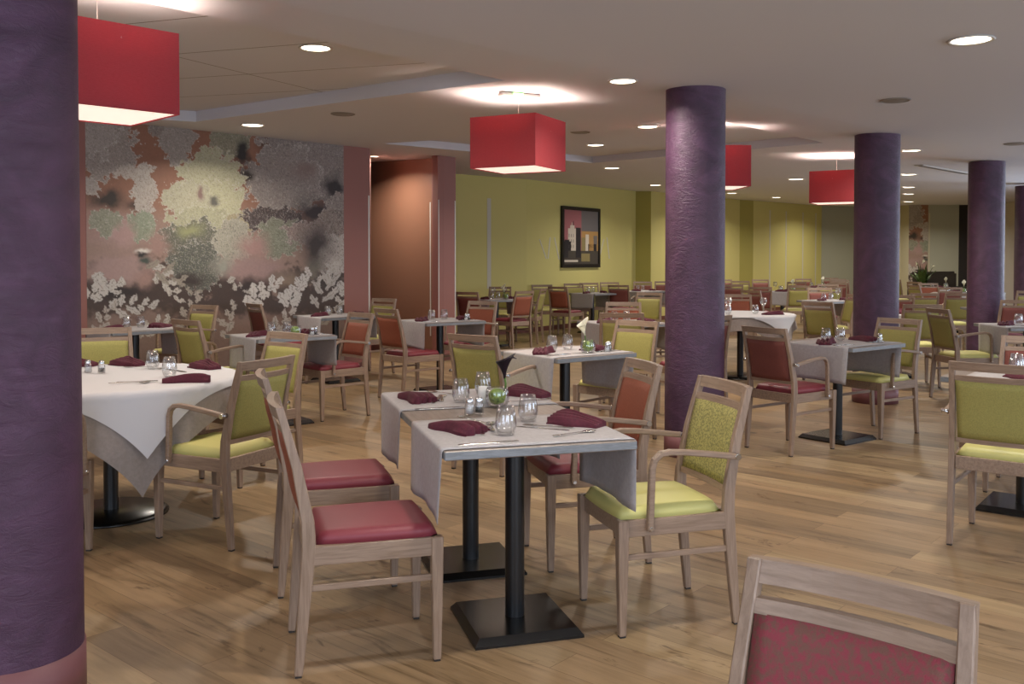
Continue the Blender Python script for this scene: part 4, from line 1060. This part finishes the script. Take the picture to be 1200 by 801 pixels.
# ---- other square tables
T2c = (2.53,7.27)
single(T2c, 37, 'before the third purple pillar', 21)
single((-3.50,8.70), 45, 'against the mural behind the round table', 31, None, 0, False)
single((-1.97,7.98), 38, 'with moss bowl before the mural', 41, V_moss)
single((-2.02,10.72), 40, 'touching the mural end', 51, None, 0, False)
single((-.76,9.88), 34, 'before the brown wall recess', 61)
single((.37,6.55), 36, 'holding white calla beside second pillar', 71, V_white)
single((1.13,9.58), 20, 'behind pale chair rails by second pillar', 81, None, 0, False)
single((2.86,5.22), 52, 'cut by the picture edge in front', 91)
single((5.02,9.13), 0, 'at the picture edge before fourth pillar', 101, None, 1)
single((-.25,15.1), 35, 'with bright cloth between rust chairs', 111, V_white, 0, False)
single((1.52,17.7), 45, 'below the framed picture', 121, None, 0, False)
single((4.95,14.6), 30, 'with grey runner beside third pillar', 131, None, 0, False)
single((4.55,11.15), 82, 'hidden between third and fourth pillars', 141, None, 0, False)
single((6.35,12.25), 82, 'right of the fourth pillar', 151, None, 0, False)
single((8.40,17.9), 60, 'with calla lily by the fourth pillar', 161, V_white, 0, False)
single((2.62,18.9), 45, 'before the green wall step', 171, None, 0, False)
single((5.36,18.6), 60, 'with calla under the curved green wall', 181, V_white, 0, False)
single((4.45,19.9), 60, 'farthest along the second pillar', 191, None, 0, False)
single((6.85,21.3), 60, 'farthest before the curved green wall', 201, V_white, 0, False)
single((9.35,20.7), 60, 'farthest below the alcove plant', 211, V_white, 0, False)
for x, y, l in ((5.02,14.45,'the grey runner table beside third pillar'),(2.95,11.0,'the white round table right of second pillar'),(2.55,11.05,'the white round table close to second pillar'),(8.25,17.85,'the calla table left of fourth pillar'),(5.2,18.55,'the calla table under the curved green wall'),(-.30,15.0,'the bright table between rust chairs'),(-.12,15.2,'the bright table near the yellow armchair')):
    put(WG, x, y, 0, 'stemmed wine glass on ' + l, 'stemmed wine glasses')
card = obj('menu_card', box(-.035,.035,-.004,.004,0,.21, bev=.001), M['white_paint']); card.location = (6.33,12.10,TOP); tag(card, 'tall white menu card standing right of the fourth pillar', 'menu card')

# ---- round tables under white cloths
def round_cloth(R, half, rot, z, amp, seed, n=64, lift=0.0):
    """square cloth draped over a round top"""
    bm = bmesh.new(); rnd = random.Random(seed); ph = rnd.uniform(0,6); g = []
    for i in range(n+1):
        row = []
        for j in range(n+1):
            x = (i/n*2-1)*half; y = (j/n*2-1)*half; r = math.hypot(x,y); a = math.atan2(y,x)
            if r > R:
                d = r-R; cr = math.cos(rot); 
                corner = abs(math.sin(2*a))**2
                fold = amp*min(1, d/.2)*(math.sin(a*8+ph)+.5*math.sin(a*13+ph*2))
                rr = R + .006 + lift + .045*min(1, d/.3) + fold
                zz = z - d*.985 + .02*min(1, d/.1)*0
                if d < .03: rr = R+.003+lift+d*.4; zz = z - d*.7
                px, py = rr*math.cos(a), rr*math.sin(a)
            else: px, py, zz = x, y, z
            row.append(bm.verts.new((px*math.cos(rot)-py*math.sin(rot), px*math.sin(rot)+py*math.cos(rot), zz)))
        g.append(row)
    for i in range(n):
        for j in range(n): bm.faces.new((g[i][j],g[i+1][j],g[i+1][j+1],g[i][j+1])).smooth = True
    return bm
def round_table(c, R, rot, halfw, halfu, where, seed):
    t = empty('round_table', (c[0],c[1],0), 0, 'round table on a black disc pedestal ' + where, 'table', 'round pedestal tables')
    obj('tabletop', lathe([(0,.72),(R,.72),(R,.748),(0,.748)], 64), M['table_wood'], t)
    obj('base_plate', lathe([(0,0),(.30,0),(.30,.008),(.28,.022),(.05,.03),(0,.03)], 48), M['plate_metal'], t)
    obj('pole', lathe([(.038,.028),(.038,.715)], 32), M['black_metal'], t)
    o = obj('tablecloth', round_cloth(R, halfu, rot, .7505, .016, seed), M['linen_under']); o.location = (c[0],c[1],0); tag(o, 'taupe undercloth under the white cloth, round table ' + where, 'tablecloth', 'tablecloths on round tables')
    o = obj('tablecloth', round_cloth(R+.004, halfw, rot+.02, .7535, .010, seed+3, lift=.018), M['white_cloth']); o.location = (c[0],c[1],0); tag(o, 'white square topcloth over the round table ' + where, 'tablecloth', 'tablecloths on round tables')
TR = (-2.2,5.12)
round_table(TR, .655, math.radians(-10), .70, .835, 'beside the big pillar', 5)
round_table((2.70,11.08), .60, math.radians(-12), .62, .76, 'right of the second pillar', 8)
ZC = .7555
def U_(x,y): return (x,y)
for k, (x,y,rz,l) in enumerate([(-1.72,4.90,.35,'long folded burgundy napkin at the near rim of the white round table'),(-1.80,5.50,2.4,'burgundy napkin at the far right rim of the white round table'),
        (-2.60,5.62,2.9,'burgundy napkin at the back rim of the white round table'),(-2.32,5.66,2.6,'burgundy napkin behind the shakers on the white round table')]):
    put(NAP[(k+2)%3], x, y, rz, l, 'folded burgundy napkins', ZC)
for x,y,l in ((-1.87,5.11,'tumbler beside the near napkin on the white round table'),(-2.10,5.47,'tumbler toward the back of the white round table'),(-2.30,4.90,'tumbler touching the big pillar outline on the white round table')):
    put(GL, x, y, 0, l, 'clear stemless tumblers', ZC)
put(SALT, -2.40,5.30,0,'salt shaker on the white round table','glass salt shakers',ZC); put(PEPPER,-2.31,5.27,0,'pepper shaker on the white round table','glass pepper shakers',ZC)
for nm,x,y,rz,l in (('spoon',-1.97,4.82,.3,'steel spoon beside the long napkin on the white round table'),('fork',-1.95,4.87,.3,'steel fork beside the long napkin on the white round table'),('knife',-1.93,5.38,2.4,'steel knife by the far right napkin on the white round table'),('fork',-1.99,5.40,2.4,'steel fork by the far right napkin on the white round table'),('spoon',-2.2,5.52,2.9,'steel spoon by the back napkin on the white round table')):
    put(CUT[nm], x, y, rz, l, 'steel cutlery on the tables', ZC)
put(NAP[0], 2.98,10.80,.5,'burgundy napkin on the white round table right of second pillar','folded burgundy napkins',ZC)
put(GL, 2.84,10.95,0,'tumbler on the white round table right of second pillar','clear stemless tumblers',ZC)
put(GL, 2.50,10.85,0,'tumbler touching the second pillar outline','clear stemless tumblers',ZC)

# ---- alcove: sofa, planter
sf = empty('sofa', (10.72,23.0,0), math.radians(215), 'dark leather sofa in the grey alcove between third and fourth pillars', 'sofa')
obj('seat', box(-.85,.85,-.35,.35,.18,.46, bev=.04, seg=2), M['sofa'], sf)
obj('backrest', box(-.85,.85,-.48,-.28,.18,1.08, bev=.05, seg=2), M['sofa'], sf)
for s in (-1,1):
    obj('arm', box(s*.95-.11,s*.95+.11,-.48,.36,.10,.70, bev=.04, seg=2), M['sofa'], sf)
for sx in (-.85,.85):
    for sy in (-.38,.28): obj('leg', lathe([(0,0),(.02,0),(.03,.14),(.03,.185),(0,.185)], 10, c=(sx,sy,0)), M['frame_black'], sf)
pl = empty('potted_plant', (9.72,22.2,0), 0, 'leafy plant with white lilies in a tall dark pot before the far mural', 'plant')
obj('pot', lathe([(0,0),(.16,0),(.22,.70),(.24,.74),(.21,.74),(.19,.70),(0,.68)], 28), M['sofa'], pl)
bm = bmesh.new(); rnd = random.Random(4)
for k in range(46):
    a = rnd.uniform(0,2*PI); t_ = rnd.uniform(.15,1.0); L = rnd.uniform(.3,.62)
    pts = [Vector((math.cos(a)*L*.55*q*t_*1.1, math.sin(a)*L*.55*q*t_*1.1, .68+L*q*(1.25-.55*q*t_))) for q in (0,.35,.7,1)]
    side = Vector((-math.sin(a), math.cos(a), 0))
    ws = [.012,.045,.04,.002]; rr = [[bm.verts.new(p-side*w_), bm.verts.new(p+Vector((0,0,.012))), bm.verts.new(p+side*w_)] for p, w_ in zip(pts, ws)]
    for a_, b_ in zip(rr[:-1], rr[1:]):
        for q in range(2): bm.faces.new((a_[q],a_[q+1],b_[q+1],b_[q]))
obj('foliage', bm, M['plant'], pl)
for k in range(3):
    a = k*2.1; b2 = calla(None,0); o = obj('lily_bloom', b2, M['calla_white'], pl); o.location = (.2*math.cos(a), .2*math.sin(a), 1.18+.05*(k%3)); o.rotation_euler = (.5*math.sin(a), .5*math.cos(a), a); o.scale = (1.1,1.1,1.1)
